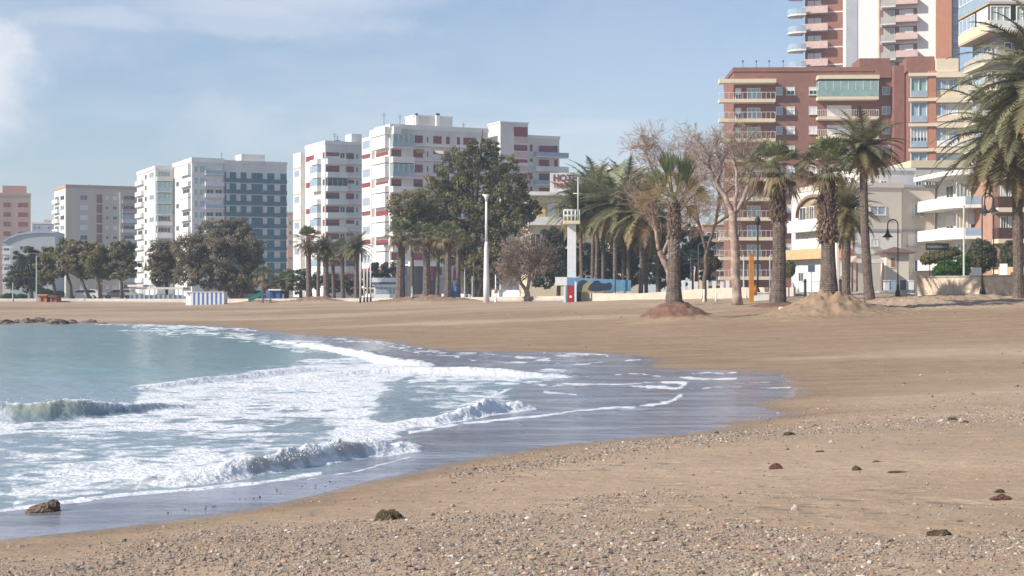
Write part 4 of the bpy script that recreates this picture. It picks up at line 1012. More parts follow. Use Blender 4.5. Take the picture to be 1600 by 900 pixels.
for x0, x1 in ((1301,1285),(1280,1266),(1260,1246)):
    b.win('S', b.s_at(x0, 'S'), b.s_at(x1, 'S'), b.z_at(392, 1275, 'S'), b.z_at(370, 1275, 'S'), 'blind', off=-.12, sub=True)
b.balc('S', f0-1, bL-.3, b.z_at(405, 1275, 'S'), .9, .8, mat('ochre_render', (.70,.47,.25), .8), off=-.12)
for x0, x1, kd in ((1300,1292,'glass'),(1284,1270,'blind'),(1258,1250,'glass')): b.win('S', b.s_at(x0, 'S'), b.s_at(x1, 'S'), b.z_at(440, 1275, 'S'), b.z_at(412, 1275, 'S'), kd, off=-.12, sub=True)
for x0, x1, y0, y1, kd in ((1328,1347,334,320,'blind'),(1359,1384,336,321,'blue'),(1331,1338,378,365,'glass'),(1314,1322,334,320,'blind'),(1313,1325,385,370,'blind'),(1360,1372,385,372,'blind'),(1314,1324,430,410,'blue')):
    b.win('F', b.s_at(x0), b.s_at(x1), b.z_at(y0, x0), b.z_at(y1, x0), kd, sub=True, sill=True)
b.flat('F', .3, aR-.1, b.z_at(397, 1360), b.z_at(364, 1360), WHITE, .05, 'plaster_panel'); b.flat('F', .1, aR-.1, b.z_at(361, 1360), b.z_at(357.5, 1360), GREYB, .12, 'floor_band')
b.flat('F', b.s_at(1311), b.s_at(1330), b.z_at(404, 1320), b.z_at(390, 1320), mat('terracotta', (.50,.22,.10), .8), .5, 'balcony_front')
b.vol(b.s_at(1352, off=2.5), b.s_at(1428, off=2.5), 2.5, bL-1, zt+.3, b.z_at(266, 1380, off=2.5), WSHADE, 'penthouse', top=WHITE)
for x0, x1 in ((1358,1369),(1375,1386)): b.win('F', b.s_at(x0, off=2.5), b.s_at(x1, off=2.5), b.z_at(287, 1360, off=2.5), b.z_at(281.5, 1360, off=2.5), 'glass', off=2.5)
b = Bld('house', 1409.5, 152.5, 8, 'plain taupe house wall with two shaded windows between the villa and the white balcony building', 'building', z0=2.3)
aR = b.s_at(1460); zt = b.z_at(293, 1410); b.vol(0, aR, 0, 12, b.z0, zt, VG, top=GREYB)
b.win('F', b.s_at(1427), b.s_at(1446), b.z_at(338, 1430), b.z_at(318, 1430), 'blue', sub=True, sill=True); b.win('F', b.s_at(1418), b.s_at(1441), b.z_at(384, 1430), b.z_at(366, 1430), 'blind', sub=True, sill=True)
b.win('F', b.s_at(1428), b.s_at(1440), b.z_at(425, 1430), b.z_at(405, 1430), 'glass', sub=True, sill=True)
b.flat('F', .1, aR-.1, b.z_at(362, 1410), b.z_at(359, 1410), GREYB, .1, 'floor_band')
b = Bld('apartment_building', 1425, 185, 2, 'beige apartment building with a grey terrace showing above the roof of the taupe house', 'building', z0=2.3)
b.vol(0, b.s_at(1520), 0, 10, b.z0, b.z_at(262, 1430), mat('pale_taupe', (.52,.48,.42), .85), top=CREAM, parapet=.6)
for px in (1430, 1446, 1462): b.win('F', b.s_at(px), b.s_at(px+10), b.z_at(290, px), b.z_at(273, px), 'glass')
# 16 white balcony building
b = Bld('apartment_building', 1489, 143, 5, 'white apartment building with deep wraparound white balconies near the right edge', 'building', z0=2.5)
aR = b.s_at(1558.5); bL = b.s_at(1461, 'S', 2.2)
b.vol(2.2, aR, 2.2, bL, b.z0, b.z_at(272, 1489), WSHADE)
def wrap(z, th, m, d=0, name='balcony_slab', hole=False):
    pts = [b.w('S', bL, 0, 0)[:2], b.w('S', 3.2, 0, 0)[:2], b.w('S', 1.2, -.45, 0)[:2], b.w('F', 1.3, -.3, 0)[:2], b.w('F', 3.0, 0, 0)[:2], b.w('F', aR, 0, 0)[:2]]
    inn = [b.w('S', bL, -2.19, 0)[:2], b.w('F', 2.19, -2.19, 0)[:2], b.w('F', aR, -2.19, 0)[:2]]
    mb = MB(); poly = pts+inn[::-1]; mb.prism(poly, z, z+th, m)
    return mb, pts
mb, pts = wrap(b.z_at(272, 1489), .45, WHITE); mb.build('roof', b.root)
for py in (324, 373, 421):
    z = b.z_at(py, 1489); mb, pts = wrap(z, .30, WHITE)
    c = np.mean(pts, 0)
    for i, ((x0, y0), (x1, y1)) in enumerate(zip(pts[:-1], pts[1:])):
        nx, ny = (y1-y0), -(x1-x0); l = math.hypot(nx, ny); nx, ny = -nx/l*.1, -ny/l*.1
        solid = i < 1 or i == 2
        m_ = WHITE if i < 3 else GLASSB
        mb.hexa([(x0, y0, z+.30), (x1, y1, z+.30), (x1+nx, y1+ny, z+.30), (x0+nx, y0+ny, z+.30), (x0, y0, z+1.05), (x1, y1, z+1.05), (x1+nx, y1+ny, z+1.05), (x0+nx, y0+ny, z+1.05)], m_ if i != 4 else WSHADE)
    mb.build('balcony', b.root)
    b.win('F', b.s_at(1494, off=2.2), b.s_at(1512, off=2.2), z+.4, z+2.5, 'cream' if py == 373 else 'green', off=2.2, sub=True, mull=2); b.win('F', b.s_at(1515, off=2.2), b.s_at(1534, off=2.2), z+.4, z+2.5, 'blind' if py != 373 else 'glass', off=2.2, sub=True, mull=1)
    b.win('F', b.s_at(1537, off=2.2), b.s_at(1556, off=2.2), z+.4, z+2.5, 'brown' if py == 324 else 'blue', off=2.2, sub=True)
    b.win('S', 3.0, 4.6, z+.4, z+2.5, 'glass', off=2.2, sub=True); b.win('S', 5.4, 7.4, z+.4, z+2.5, 'glass', off=2.2, sub=True)
# 17
b = Bld('apartment_building', 1560, 139, 2, 'terracotta and cream apartment building with dark wooden balcony rails at the right edge', 'building', z0=2.5)
aR = b.s_at(1690); b.vol(0, aR, 1.6, 12, b.z0, b.z_at(262, 1560), mat('terracotta_wall', (.46,.27,.19), .85), top=CREAM)
for py in (279, 331, 380, 428):
    z = b.z_at(py, 1570); b.balc('F', 0, aR, z, 1.6, 1.0, CREAM, 'solid', WOODD, slab=.4, off=1.6)
    for i, (x0, x1) in enumerate(((1563,1572),(1575,1584),(1600,1612),(1622,1640))): b.win('F', b.s_at(x0, off=1.6), b.s_at(x1, off=1.6), z+.5, z+2.5, ('glass', 'blind', 'glass', 'blind')[i], off=1.6, sub=True)
# ------------------------------------------------------------------ vegetation
LEAF = attr_mat('foliage', .65, .25, .5)
LEAFP = attr_mat('palm_foliage', .5, .4, .3)
TWIG = attr_mat('bare_twigs', .9, .2)
def pal_mesh(name, V, Fq, colr, m, smooth=False):
    return np_mesh(name, V, Fq, [m], smooth, {'Col': colr})
def date_crown(seed, R0=1.0, nf=64, green=(.225,.22,.12), droop=1.0, up=.15, dense=54, ll=.20, lw=.0105, ragged=.0, low=-.75):
    """feather palm crown of reach R0 about the origin"""
    r = np.random.default_rng(seed); V = []; Q = []; Cc = []; nv = 0
    for i in range(nf):
        t = i/nf; az = i*2.39996+r.uniform(-.2, .2)
        el = 1.35-(1.35-low)*t**.85+r.uniform(-.12, .12)      # start elevation
        L = R0*(1.0+.15*r.uniform(-1, 1))*(1-.15*(t > .85)); n = 14
        # rachis curve bending down
        p = np.array([0., 0, 0]); e = el; ps = [p.copy()]; es = [e]
        for k in range(n):
            f_ = (k+1)/n
            e -= (droop*(.9*f_+.25)*(.35+.65*cos(e) if e > -1.3 else .0)+r.uniform(-.02, .02))*1.55/n
            p = p+L/n*np.array([cos(e), 0, sin(e)]); ps.append(p.copy()); es.append(e)
        ps = np.array(ps); base = np.array(green)*r.uniform(.7, 1.35)
        if t > .84: base = np.array([.26,.18,.08])*r.uniform(.6, 1.2)
        elif t > .66: base = base*.5+np.array([.16,.13,.05])*.6
        tw = r.uniform(-.5, .5)
        s = np.linspace(.10, .995, dense); pos = np.stack([np.interp(s*n, np.arange(n+1), ps[:, j]) for j in range(3)], 1)
        ee = np.interp(s*n, np.arange(n+1), es)
        T = np.stack([np.cos(ee), 0*ee, np.sin(ee)], 1); N_ = np.stack([-np.sin(ee), 0*ee, np.cos(ee)], 1); B_ = np.array([0, 1., 0])[None]+0*T
        ln = R0*ll*np.sin(np.clip(.18+s*.85, 0, 1)*pi)**.6*(1-.55*s**3)
        for sd in (-1, 1):
            if ragged: kp = r.uniform(0, 1, dense) > ragged
            else: kp = np.ones(dense, bool)
            dirv = B_*sd*cos(tw*sd)*.80+T*.52+N_*(.30*r.uniform(.2, 1)+sin(tw)*sd*.4)-np.array([0, 0, .25])
            dirv = dirv+r.normal(0, .09, dirv.shape); dirv /= np.linalg.norm(dirv, axis=1)[:, None]
            tip = pos+dirv*(ln*r.uniform(.75, 1.1, dense))[:, None]
            wv = T*(R0*lw)
            quad = np.stack([pos-wv, pos+wv, tip+wv*.25, tip-wv*.25], 1)[kp]
            k = len(quad); V.append(quad.reshape(-1, 3)); Q.append(np.arange(k*4).reshape(-1, 4)+nv); nv += k*4
            cc = base*r.uniform(.75, 1.3, (k, 1)); Cc.append(np.repeat(cc, 4, 0))
        # rachis ribbon
        w = R0*.010*(1-.8*np.linspace(0, 1, n+1))+.002*R0
        for ax in (np.array([0, 1., 0]), np.array([0, 0, 1.])):
            a = ps-ax*w[:, None]; c = ps+ax*w[:, None]; vv = np.stack([a, c], 1).reshape(-1, 3)
            V.append(vv); q = np.array([[2*k, 2*k+1, 2*k+3, 2*k+2] for k in range(n)])+nv; Q.append(q); nv += len(vv)
            Cc.append(np.repeat((np.array([.20,.19,.09]) if t < .84 else np.array([.26,.18,.10]))[None], len(vv), 0))
        m_ = len(V)
        # rotate everything of this frond about z
        cnt = 4; ca, sa = cos(az), sin(az)
        for j in range(len(V)-cnt, len(V)):
            v = V[j]; V[j] = np.stack([v[:, 0]*ca-v[:, 1]*sa, v[:, 0]*sa+v[:, 1]*ca, v[:, 2]], 1)
    return pal_mesh('crown', np.concatenate(V), np.concatenate(Q), np.concatenate(Cc), LEAFP)
def fan_crown(seed, R0=1.0, nf=34, green=(.21,.22,.105), low=-.6, blades=18, dead=0.16, upr=1.4, spread=2.3):
    """fan palm crown: petioles each ending in a fan of blades"""
    r = np.random.default_rng(seed); V = []; Q = []; Cc = []; nv = 0
    for i in range(nf):
        t = i/nf; az = i*2.39996+r.uniform(-.3, .3); el = upr-(upr-low)*t+r.uniform(-.15, .15)
        d = np.array([cos(el)*cos(az), cos(el)*sin(az), sin(el)]); side = np.cross(d, [0, 0, 1.]); side /= np.linalg.norm(side)+1e-6
        up = np.cross(side, d); Lp = R0*r.uniform(.42, .6); hub = d*Lp-np.array([0, 0, 1])*R0*.10*(1-t)
        isd = t > 1-dead
        base = (np.array([.27,.20,.11]) if isd else np.array(green))*r.uniform(.7, 1.3)
        w = side*R0*.012
        V.append(np.array([0*w-w, w, hub+w, hub-w])); Q.append(np.arange(4)[None]+nv); nv += 4; Cc.append(np.repeat(np.array([[.24,.22,.10]]), 4, 0))
        nb = blades
        for k in range(nb):
            a = (k/(nb-1)-.5)*spread*(1 if not isd else .6)
            dv = d*cos(a)+side*sin(a)+up*(.15*cos(a*2)); dv /= np.linalg.norm(dv)
            L = R0*(.52+.08*r.uniform(-1, 1))*(.75+.25*cos(a)); sdv = np.cross(dv, up); sdv /= np.linalg.norm(sdv)+1e-6
            ws = sdv*R0*.022; mid = hub+dv*L*.62; drp = np.array([0, 0, -1])*L*r.uniform(.12, .40)*(1.6 if isd else 1)
            tip = hub+dv*L+drp
            V.append(np.array([hub, mid-ws, mid+ws, hub, mid-ws, mid+ws, tip+ws*.1, tip-ws*.1]))
            Q.append(np.array([[0, 1, 2, 3], [4, 5, 6, 7]])+nv); nv += 8
            Cc.append(np.repeat((base*r.uniform(.8, 1.25))[None], 8, 0))
    return pal_mesh('crown', np.concatenate(V), np.concatenate(Q), np.concatenate(Cc), LEAFP)
def trunk_mesh(pts, rad, m=PALMB, rings=.14, amp=.022, n=12, name='trunk'):
    """ringed palm trunk along pts"""
    pts = np.array(pts, float); L = np.concatenate([[0], np.cumsum(np.linalg.norm(np.diff(pts, axis=0), axis=1))])
    k = int(L[-1]/rings)*2+2; s = np.linspace(0, L[-1], k)
    P_ = np.stack([np.interp(s, L, pts[:, j]) for j in range(3)], 1); r_ = np.interp(s, L, rad)
    r_ = r_*(1+amp*np.where(np.arange(k) % 2, 1, -1)*(.3+1.4*vnoise(s*3, s*0+2, 4)))*(1+.16*(fbm(s*1.7, s*0+P_[0,0], 9, 3)-.5))
    mb = MB(); mb.tube(list(P_), list(r_), m, n, smooth=False); return mb
def boots(mb, p0, p1, r0, r1, seed, m, n=160, L=.32, out=.5, w=.07):
    """stubs of cut leaf bases around a trunk"""
    r = np.random.default_rng(seed); p0 = np.array(p0); p1 = np.array(p1)
    for i in range(n):
        t = (i+.5)/n; a = i*2.39996+r.uniform(-.2, .2); c = p0+(p1-p0)*t; rr = (r0+(r1-r0)*t)
        o = np.array([cos(a), sin(a), 0]); s = np.array([-sin(a), cos(a), 0])
        b0 = c+o*rr*.9; l = L*r.uniform(.6, 1.3); tip = b0+o*l*out*r.uniform(.5, 1.3)+np.array([0, 0, 1])*l*r.uniform(.3, 1.0)*(1 if r.uniform() > .3 else -1)
        ww = w*r.uniform(.7, 1.3)
        mb.add([b0-s*ww, b0+s*ww, tip+s*ww*.5, tip-s*ww*.5, b0-s*ww+[0, 0, -.10], b0+s*ww+[0, 0, -.10], tip+s*ww*.4+[0, 0, -.04], tip-s*ww*.4+[0, 0, -.04]], [(0,1,2,3),(7,6,5,4),(0,4,5,1),(1,5,6,2),(2,6,7,3),(3,7,4,0)], m)
    return mb
DC = [date_crown(1), date_crown(2, nf=70, droop=1.15), date_crown(3, nf=56, droop=.9, green=(.25,.235,.12)), date_crown(4, nf=60, droop=1.05, green=(.20,.21,.12)), date_crown(5, nf=92, droop=1.05, dense=64, green=(.215,.215,.125), ll=.19, lw=.0095)]
FC = [fan_crown(11), fan_crown(12, nf=40, low=-.9, dead=.28), fan_crown(13, nf=30, low=-.6)]
def palm(px, Y, py_c, crown_px, kind, label, group=None, tr=7, pyb=None, lean=0, bend=0, rtop=.8, seed=0, squash=1.0, shag=None, name=None, boot=None):
    """px = trunk foot column, py_c = row of the crown centre, crown_px = crown reach, tr = trunk width, all in photo pixels"""
    x, y, z = GP(px, Y); zc = H+(HZ-py_c)/F*Y; k = Y/F
    root = thing(name or ('date_palm' if kind == 'd' else 'fan_palm'), (x, y, z-.1), label, 'palm tree', group)
    hgt = zc-z+.1; lx = lean*k; bx = bend*k
    pts = [(x+lx*t+bx*sin(pi*t), y, z-.1+hgt*t) for t in np.linspace(0, 1, 9)]
    rb = tr*k/2
    mb = trunk_mesh(pts, [rb*1.25, rb*1.05]+[rb*(1-(1-rtop)*t) for t in np.linspace(.1, 1, 7)], rings=.11 if Y < 130 else .3, n=12 if Y < 130 else 8)
    mb.build('trunk', root)
    cm = (DC if kind == 'd' else FC)[seed % (5 if kind == 'd' else 3)]
    o = link('crown', cm, root); o.location = (lx, 0, hgt); o.scale = (crown_px*k,)*2+(crown_px*k*squash,); o.rotation_euler = (0, 0, seed*1.3+px*.01)
    if shag:
        (pa, pb, ra, rb_, m, n_, L_) = shag
        za, zb_ = H+(HZ-pa)/F*Y, H+(HZ-pb)/F*Y
        def at(zz): t = (zz-z+.1)/hgt; return (x+lx*t+bx*sin(pi*t), y, zz)
        mb = MB(); boots(mb, at(za), at(zb_), ra*k, rb_*k, int(px), m, n_, L_); mb.build('leaf_bases', root)
    if boot:
        mb = MB(); boots(mb, (x+lx, y, z-.1+hgt-.9), (x+lx, y, z-.1+hgt+.1), rb*1.0, rb*1.4, int(px), mat('orange_brown_boots', (.33,.18,.08), .9, .3, 5), 60, .45, .6, .06); mb.build('leaf_bases', root)
    return root
BT1 = mat('shag_brown', (.20,.135,.10), .95, .45, 5)
BT2 = mat('cut_base_grey', (.33,.29,.245), .9, .35, 4)
# --- the three thick palms on mounds
r1 = palm(1053, 90, 312, 46, 'f', 'thick fan palm with a sparse brush of upright fronds, on the dark red mound', tr=23, pyb=462, rtop=.58, seed=2, name='fan_palm', shag=(372, 315, 12, 8.5, BT1, 150, .22))
# its own crown: few upright brush like leaves
for c in list(r1.children):
    if c.name.startswith('crown'): cr = c
k = 90/F
def brush_crown(seed):
    r = np.random.default_rng(seed); V = []; Q = []; Cc = []; nv = 0
    heads = [(-9, 34, 1.35, 1.0, 0), (-5, 38, 1.3, 1.0, 0), (13, 30, 1.3, 1.0, 0), (17, 26, 1.2, .9, .05), (-26, 24, .9, .8, .2), (-30, 18, .9, .5, .5), (5, 20, 1.0, 1.0, .5), (34, 8, .8, .25, .8), (-34, 0, .8, .1, .9), (22, -10, .6, -.3, 1), (-22, 4, .8, .5, .7), (24, 14, .9, .7, .6), (-14, 18, .9, .9, .4)]
    for hx, hz, sz, upv, dry in heads:
        for q in range(2):
            hub0 = np.array([hx*k*r.uniform(.9, 1.05), r.uniform(-.5, .5), hz*k*r.uniform(.9, 1.05)]); d = np.array([hx*.008*(1 if upv > .6 else 2.5), r.uniform(-.15, .15), upv]); d /= np.linalg.norm(d)
            w = np.array([.035, 0, 0]); V.append(np.array([w*-1, w, hub0+w, hub0-w])); Q.append(np.arange(4)[None]+nv); nv += 4; Cc.append(np.repeat(np.array([[.34,.31,.11]]), 4, 0))
            base = np.array([.12,.155,.06])*(1-dry)+np.array([.34,.24,.12])*dry
            side = np.cross(d, [r.uniform(-.5, .5), 1, 0]); side /= np.linalg.norm(side); up = np.cross(side, d)
            for j in range(22):
                a = (j/21-.5)*(.85 if upv > .6 else 1.6); dv = d*cos(a)+side*sin(a)+up*r.uniform(-.12, .12); L = sz*r.uniform(1.0, 1.4)*(.8+.2*cos(a)); s2 = np.cross(dv, up); s2 /= np.linalg.norm(s2)
                mid = hub0+dv*L*.6; tip = hub0+dv*L+r.normal(0, .05, 3)-np.array([0, 0, 1])*L*(.05+.3*dry); ws = s2*.022
                V.append(np.array([hub0, mid-ws, mid+ws, hub0, mid-ws, mid+ws, tip+ws*.1, tip-ws*.1])); Q.append(np.array([[0,1,2,3],[4,5,6,7]])+nv); nv += 8
                Cc.append(np.repeat((base*r.uniform(.7, 1.3))[None], 8, 0))
    return pal_mesh('crown', np.concatenate(V), np.concatenate(Q), np.concatenate(Cc), LEAFP)
cr.data = brush_crown(5); cr.scale = (1, 1, 1); cr.rotation_euler = (0, 0, 0)
mb = MB(); x, y, z = GP(1053, 90); boots(mb, (x, y, H+(HZ-405)*k), (x, y, H+(HZ-352)*k), 9.5*k, 9*k, 5, BT2, 130, .15); mb.build('leaf_bases', r1)
palm(1215, 101, 262, 56, 'f', 'thick fan palm with shaggy brown upper trunk, standing between the bare tree and the villa', tr=23, rtop=.66, seed=1, shag=(345, 275, 12, 10, BT1, 300, .36), lean=-3, bend=4)
palm(1295, 88, 262, 58, 'f', 'thickest fan palm, trunk wrapped in shaggy brown leaf bases, on the pale sand mound', tr=24, rtop=.70, seed=0, shag=(378, 278, 14.5, 9, BT1, 460, .42), lean=-3)
palm(1322, 108, 330, 62, 'd', 'short date palm with upright fronds between the thickest fan palm and the slender one', tr=13, rtop=1.2, seed=2, squash=1.35, boot=1)
palm(1359, 100, 232, 76, 'd', 'tall slender date palm leaning slightly left in front of the villa', tr=15, rtop=.75, lean=-10, bend=-3, seed=0, boot=1, squash=1.0)
palm(1592, 98, 215, 145, 'd', 'large date palm at the right edge with long drooping fronds and orange leaf bases', tr=16, rtop=1.0, seed=4, lean=-4, boot=1)
palm(1640, 84, 130, 165, 'd', 'nearest date palm, its fronds entering at the upper right corner of the photo', tr=18, rtop=1.0, seed=4, boot=1)
# --- the row of date palms in the middle
mid = [(912,150,312,52,6.5,0),(932,158,296,58,6,1),(944,150,318,50,6,2),(961,146,306,60,7,3),(970,152,330,50,6,0),(984,150,300,62,6,1),(999,142,318,60,7,2),(925,166,290,50,6,3),(1030,150,345,46,6,1),(1012,155,330,50,6,3)]
for px, Y, pc, cp, tr, sd in mid:
    palm(px+(Y*7 % 5-2), Y, pc+14, cp*1.32, 'd', 'slender date palm in the dense row right of the lifeguard tower', 'date palms in the dense middle row', tr, seed=sd, lean=random.uniform(-4, 4))
left = [(483,172,374,27,9,1,'f','fan palm with a pale green crown, leftmost of the pair by the red shuttered block'),
        (510,172,388,26,9,0,'d','date palm just right of the fan palm before the narrower red shuttered block'),
        (497,178,396,20,6,2,'f','thin small crowned palm before the narrower red shuttered block'),
        (536,176,392,24,7,2,'f','fan palm with hanging dry leaves by the flagpoles'),
        (557,170,386,34,8,3,'d','date palm with a full round crown just left of the flagpoles'),
        (522,182,398,22,6,1,'f','thin palm half hidden in the group left of the flagpoles'),
        (625,160,368,32,14,0,'f','thick trunked fan palm beside the white and blue kiosk'),
        (667,160,368,26,12,2,'f','fan palm second to the right of the white and blue kiosk, under the big tree'),
        (700,158,366,27,11,1,'f','fan palm on a low sand mound under the big tree, third from the kiosk'),
        (716,165,374,22,7,0,'f','slender fan palm just left of the white lamp pole under the big tree'),
        (683,168,380,20,6,2,'f','thin fan palm between the two thicker ones under the big tree'),
        (412,178,430,20,7,1,'f','small low fan palm beside the green slide'),
        (447,178,436,20,8,0,'f','small low fan palm with a pale mound, right of the blue cabin'),
        (644,166,378,20,6,1,'f','thin fan palm directly right of the thick trunked one by the kiosk'),
        (1082,170,405,18,4,2,'f','far slim palm behind the white barriers near the bare tree')]
for px, Y, pc, cp, tr, sd, kd, lb in left: palm(px, Y, pc, cp, kd, lb, None, tr, seed=sd, lean=random.uniform(-3, 3), shag=(pc+22, pc+4, cp*.16, cp*.2, DEADF, 60, .8) if kd == 'f' and Y < 175 and tr > 8 else None)

# --- bare trees
def bare_tree(px, Y, py_b, spec, label, seed, colb=(.30,.22,.17), colt=(.25,.155,.115), twigs=1.0, name='bare_tree', tw_len=14, depth=5, twr=.012, mtr=PBARK):
    """spec: list of limb polylines in photo pixels with a start width; twigs grow from their outer parts"""
    x0, y0, z0 = GP(px, Y); k = Y/F; r = np.random.default_rng(seed)
    spec = [(a, b_, [(p, 262-(262-q)*.68 if q < 262 else q) for p, q in c]) for a, b_, c in spec]
    root = thing(name, (x0, y0, z0), label, 'tree')
    mb = MB(); V = []; Q = []; Cc = []; nv = 0
    ends = []
    for li, (w0, w1, pts) in enumerate(spec):
        dy0 = r.uniform(-.15, .15)*60; P3 = []
        for j, (a, c) in enumerate(pts):
            P3.append(np.array([(a-800)/F*Y, Y+(0 if li == 0 else dy0*k*j/len(pts)*1.5), H+(HZ-c)/F*Y]))
        P3[0][2] = max(P3[0][2], z0-.1) if li else z0-.15
        m = len(P3)*4; s = np.linspace(0, len(P3)-1, m); pp = np.stack([np.interp(s, range(len(P3)), [q[j] for q in P3]) for j in range(3)], 1)
        pp[1:-1] += r.normal(0, .035*(.4+w0*k), (m-2, 3)); rad = np.linspace(w0, w1, m)*k/2
        if li == 0: rad[0] *= 1.35
        mb.tube(list(pp), list(rad), mtr, 8)
        if li > 0 or len(spec) == 1:
            for j in range(m//4, m): ends.append((pp[j], pp[j]-pp[max(j-1, 0)], rad[j]))
    mb.build('trunk', root)
    stack = []
    for p, d, rr in ends:
        for q in range(int(2*twigs)+(r.uniform() < (2*twigs) % 1)):
            dd = d/(np.linalg.norm(d)+1e-6)+r.normal(0, .75, 3)+np.array([0, 0, .15]); stack.append((p, dd/np.linalg.norm(dd), tw_len*k*r.uniform(.5, 1.2), max(rr*.35, twr*1.6), depth))
    while stack:
        p, d, L, rr, dep = stack.pop()
        e = p+d*L; mid_ = (p+e)/2+r.normal(0, L*.07, 3)
        sx = np.cross(d, [0, 0, 1.]); sx /= np.linalg.norm(sx)+1e-6; sy = np.cross(d, sx)
        tri = [np.array([cos(t)*sx+sin(t)*sy for t in (0, 2.09, 4.19)])]
        rings = np.concatenate([p+tri[0]*rr, mid_+tri[0]*rr*.8, e+tri[0]*rr*.6])
        V.append(rings); q = [];
        for a in range(2):
            for b_ in range(3): q.append([a*3+b_, a*3+(b_+1) % 3, a*3+3+(b_+1) % 3, a*3+3+b_])
        Q.append(np.array(q)+nv); nv += 9; Cc.append(np.repeat((np.array(colt if dep < 4 else colb)*r.uniform(.75, 1.3))[None], 9, 0))
        if dep > 1:
            for c in range(2+(r.uniform() < .6)):
                dd = d+r.normal(0, .55, 3)+np.array([0, 0, .08]); stack.append((mid_ if c == 2 else e, dd/np.linalg.norm(dd), L*r.uniform(.6, .85), max(rr*.6, twr*.7), dep-1))
    me = pal_mesh('twigs', np.concatenate(V), np.concatenate(Q), np.concatenate(Cc), TWIG)
    me.transform(__import__('mathutils').Matrix.Translation((-x0, -y0, -z0))); link('twigs', me, root)
    return root
bare_tree(1152, 108, 440, [
    (15,12,[(1152,442),(1148,390),(1146,345),(1144,330)]),
    (9,2,[(1144,332),(1132,305),(1120,285),(1108,262),(1106,232),(1094,205),(1080,185)]),
    (6,1.5,[(1120,285),(1128,262),(1124,240),(1118,215),(1124,195)]),
    (7,2,[(1146,335),(1152,300),(1150,265),(1146,235),(1150,205),(1146,180)]),
    (8,2,[(1148,335),(1160,315),(1168,290),(1174,262),(1186,248),(1190,225)]),
    (5,1.5,[(1168,290),(1168,262),(1160,240),(1166,215),(1172,192)]),
    (4,1.2,[(1108,262),(1098,250),(1090,238)]),(4,1.2,[(1150,265),(1136,248),(1134,225),(1138,205)])],
    'tall bare tree with pinkish white forking limbs in front of the brick building', 71, colb=(.36,.28,.22), colt=(.34,.27,.21), twigs=.9, tw_len=12, depth=4, twr=.014)
bare_tree(1046, 112, 440, [
    (10,8,[(1050,452),(1045,425),(1036,405),(1030,392)]),
    (6,2,[(1030,392),(1024,360),(1018,320),(1022,285),(1016,250),(1008,222)]),
    (5,1.5,[(1034,400),(1048,365),(1062,330),(1072,290),(1078,250),(1085,222)]),
    (4,1.2,[(1018,320),(1040,285),(1042,250),(1030,215),(1004,210)]),
    (4,1.2,[(1062,330),(1085,300),(1100,275),(1104,240)]),(3,1,[(1024,360),(1008,335),(1000,300)]),(3,1,[(1048,365),(1075,350),(1095,330)])],
    'dense russet twigged bare tree behind the palm on the dark mound', 72, colb=(.36,.25,.18), colt=(.37,.255,.185), twigs=1.15, tw_len=17, depth=5, twr=.013)
bare_tree(1118, 118, 440, [
    (7,6,[(1100,448),(1102,420),(1104,390)]),(5,1.5,[(1104,392),(1092,350),(1086,310),(1090,270),(1084,240)]),(5,1.5,[(1104,392),(1118,350),(1124,310),(1120,270),(1130,240)]),
    (4,1.2,[(1092,350),(1070,320),(1062,290)]),(4,1.2,[(1118,350),(1150,330),(1180,300),(1190,262)]),(4,1.2,[(1124,310),(1160,280),(1168,240)])],
    'finer russet bare tree standing behind the two larger bare trees', 73, colb=(.36,.25,.18), colt=(.37,.255,.185), twigs=1.6, tw_len=20, depth=5, twr=.013, mtr=BARK)
bare_tree(826, 152, 460, [
    (10,8,[(824,464),(823,450)]),(6,2,[(822,455),(812,438),(802,425),(790,415)]),(6,2,[(824,452),(828,430),(830,405),(826,385)]),(4,1.5,[(826,440),(842,420),(852,400)]),(3,1,[(812,438),(808,415),(806,395)])],
    'small round bare tree with pale forked trunk right of the white lamp pole', 74, colb=(.34,.25,.19), colt=(.33,.24,.19), twigs=2.4, tw_len=12, depth=5, twr=.02)

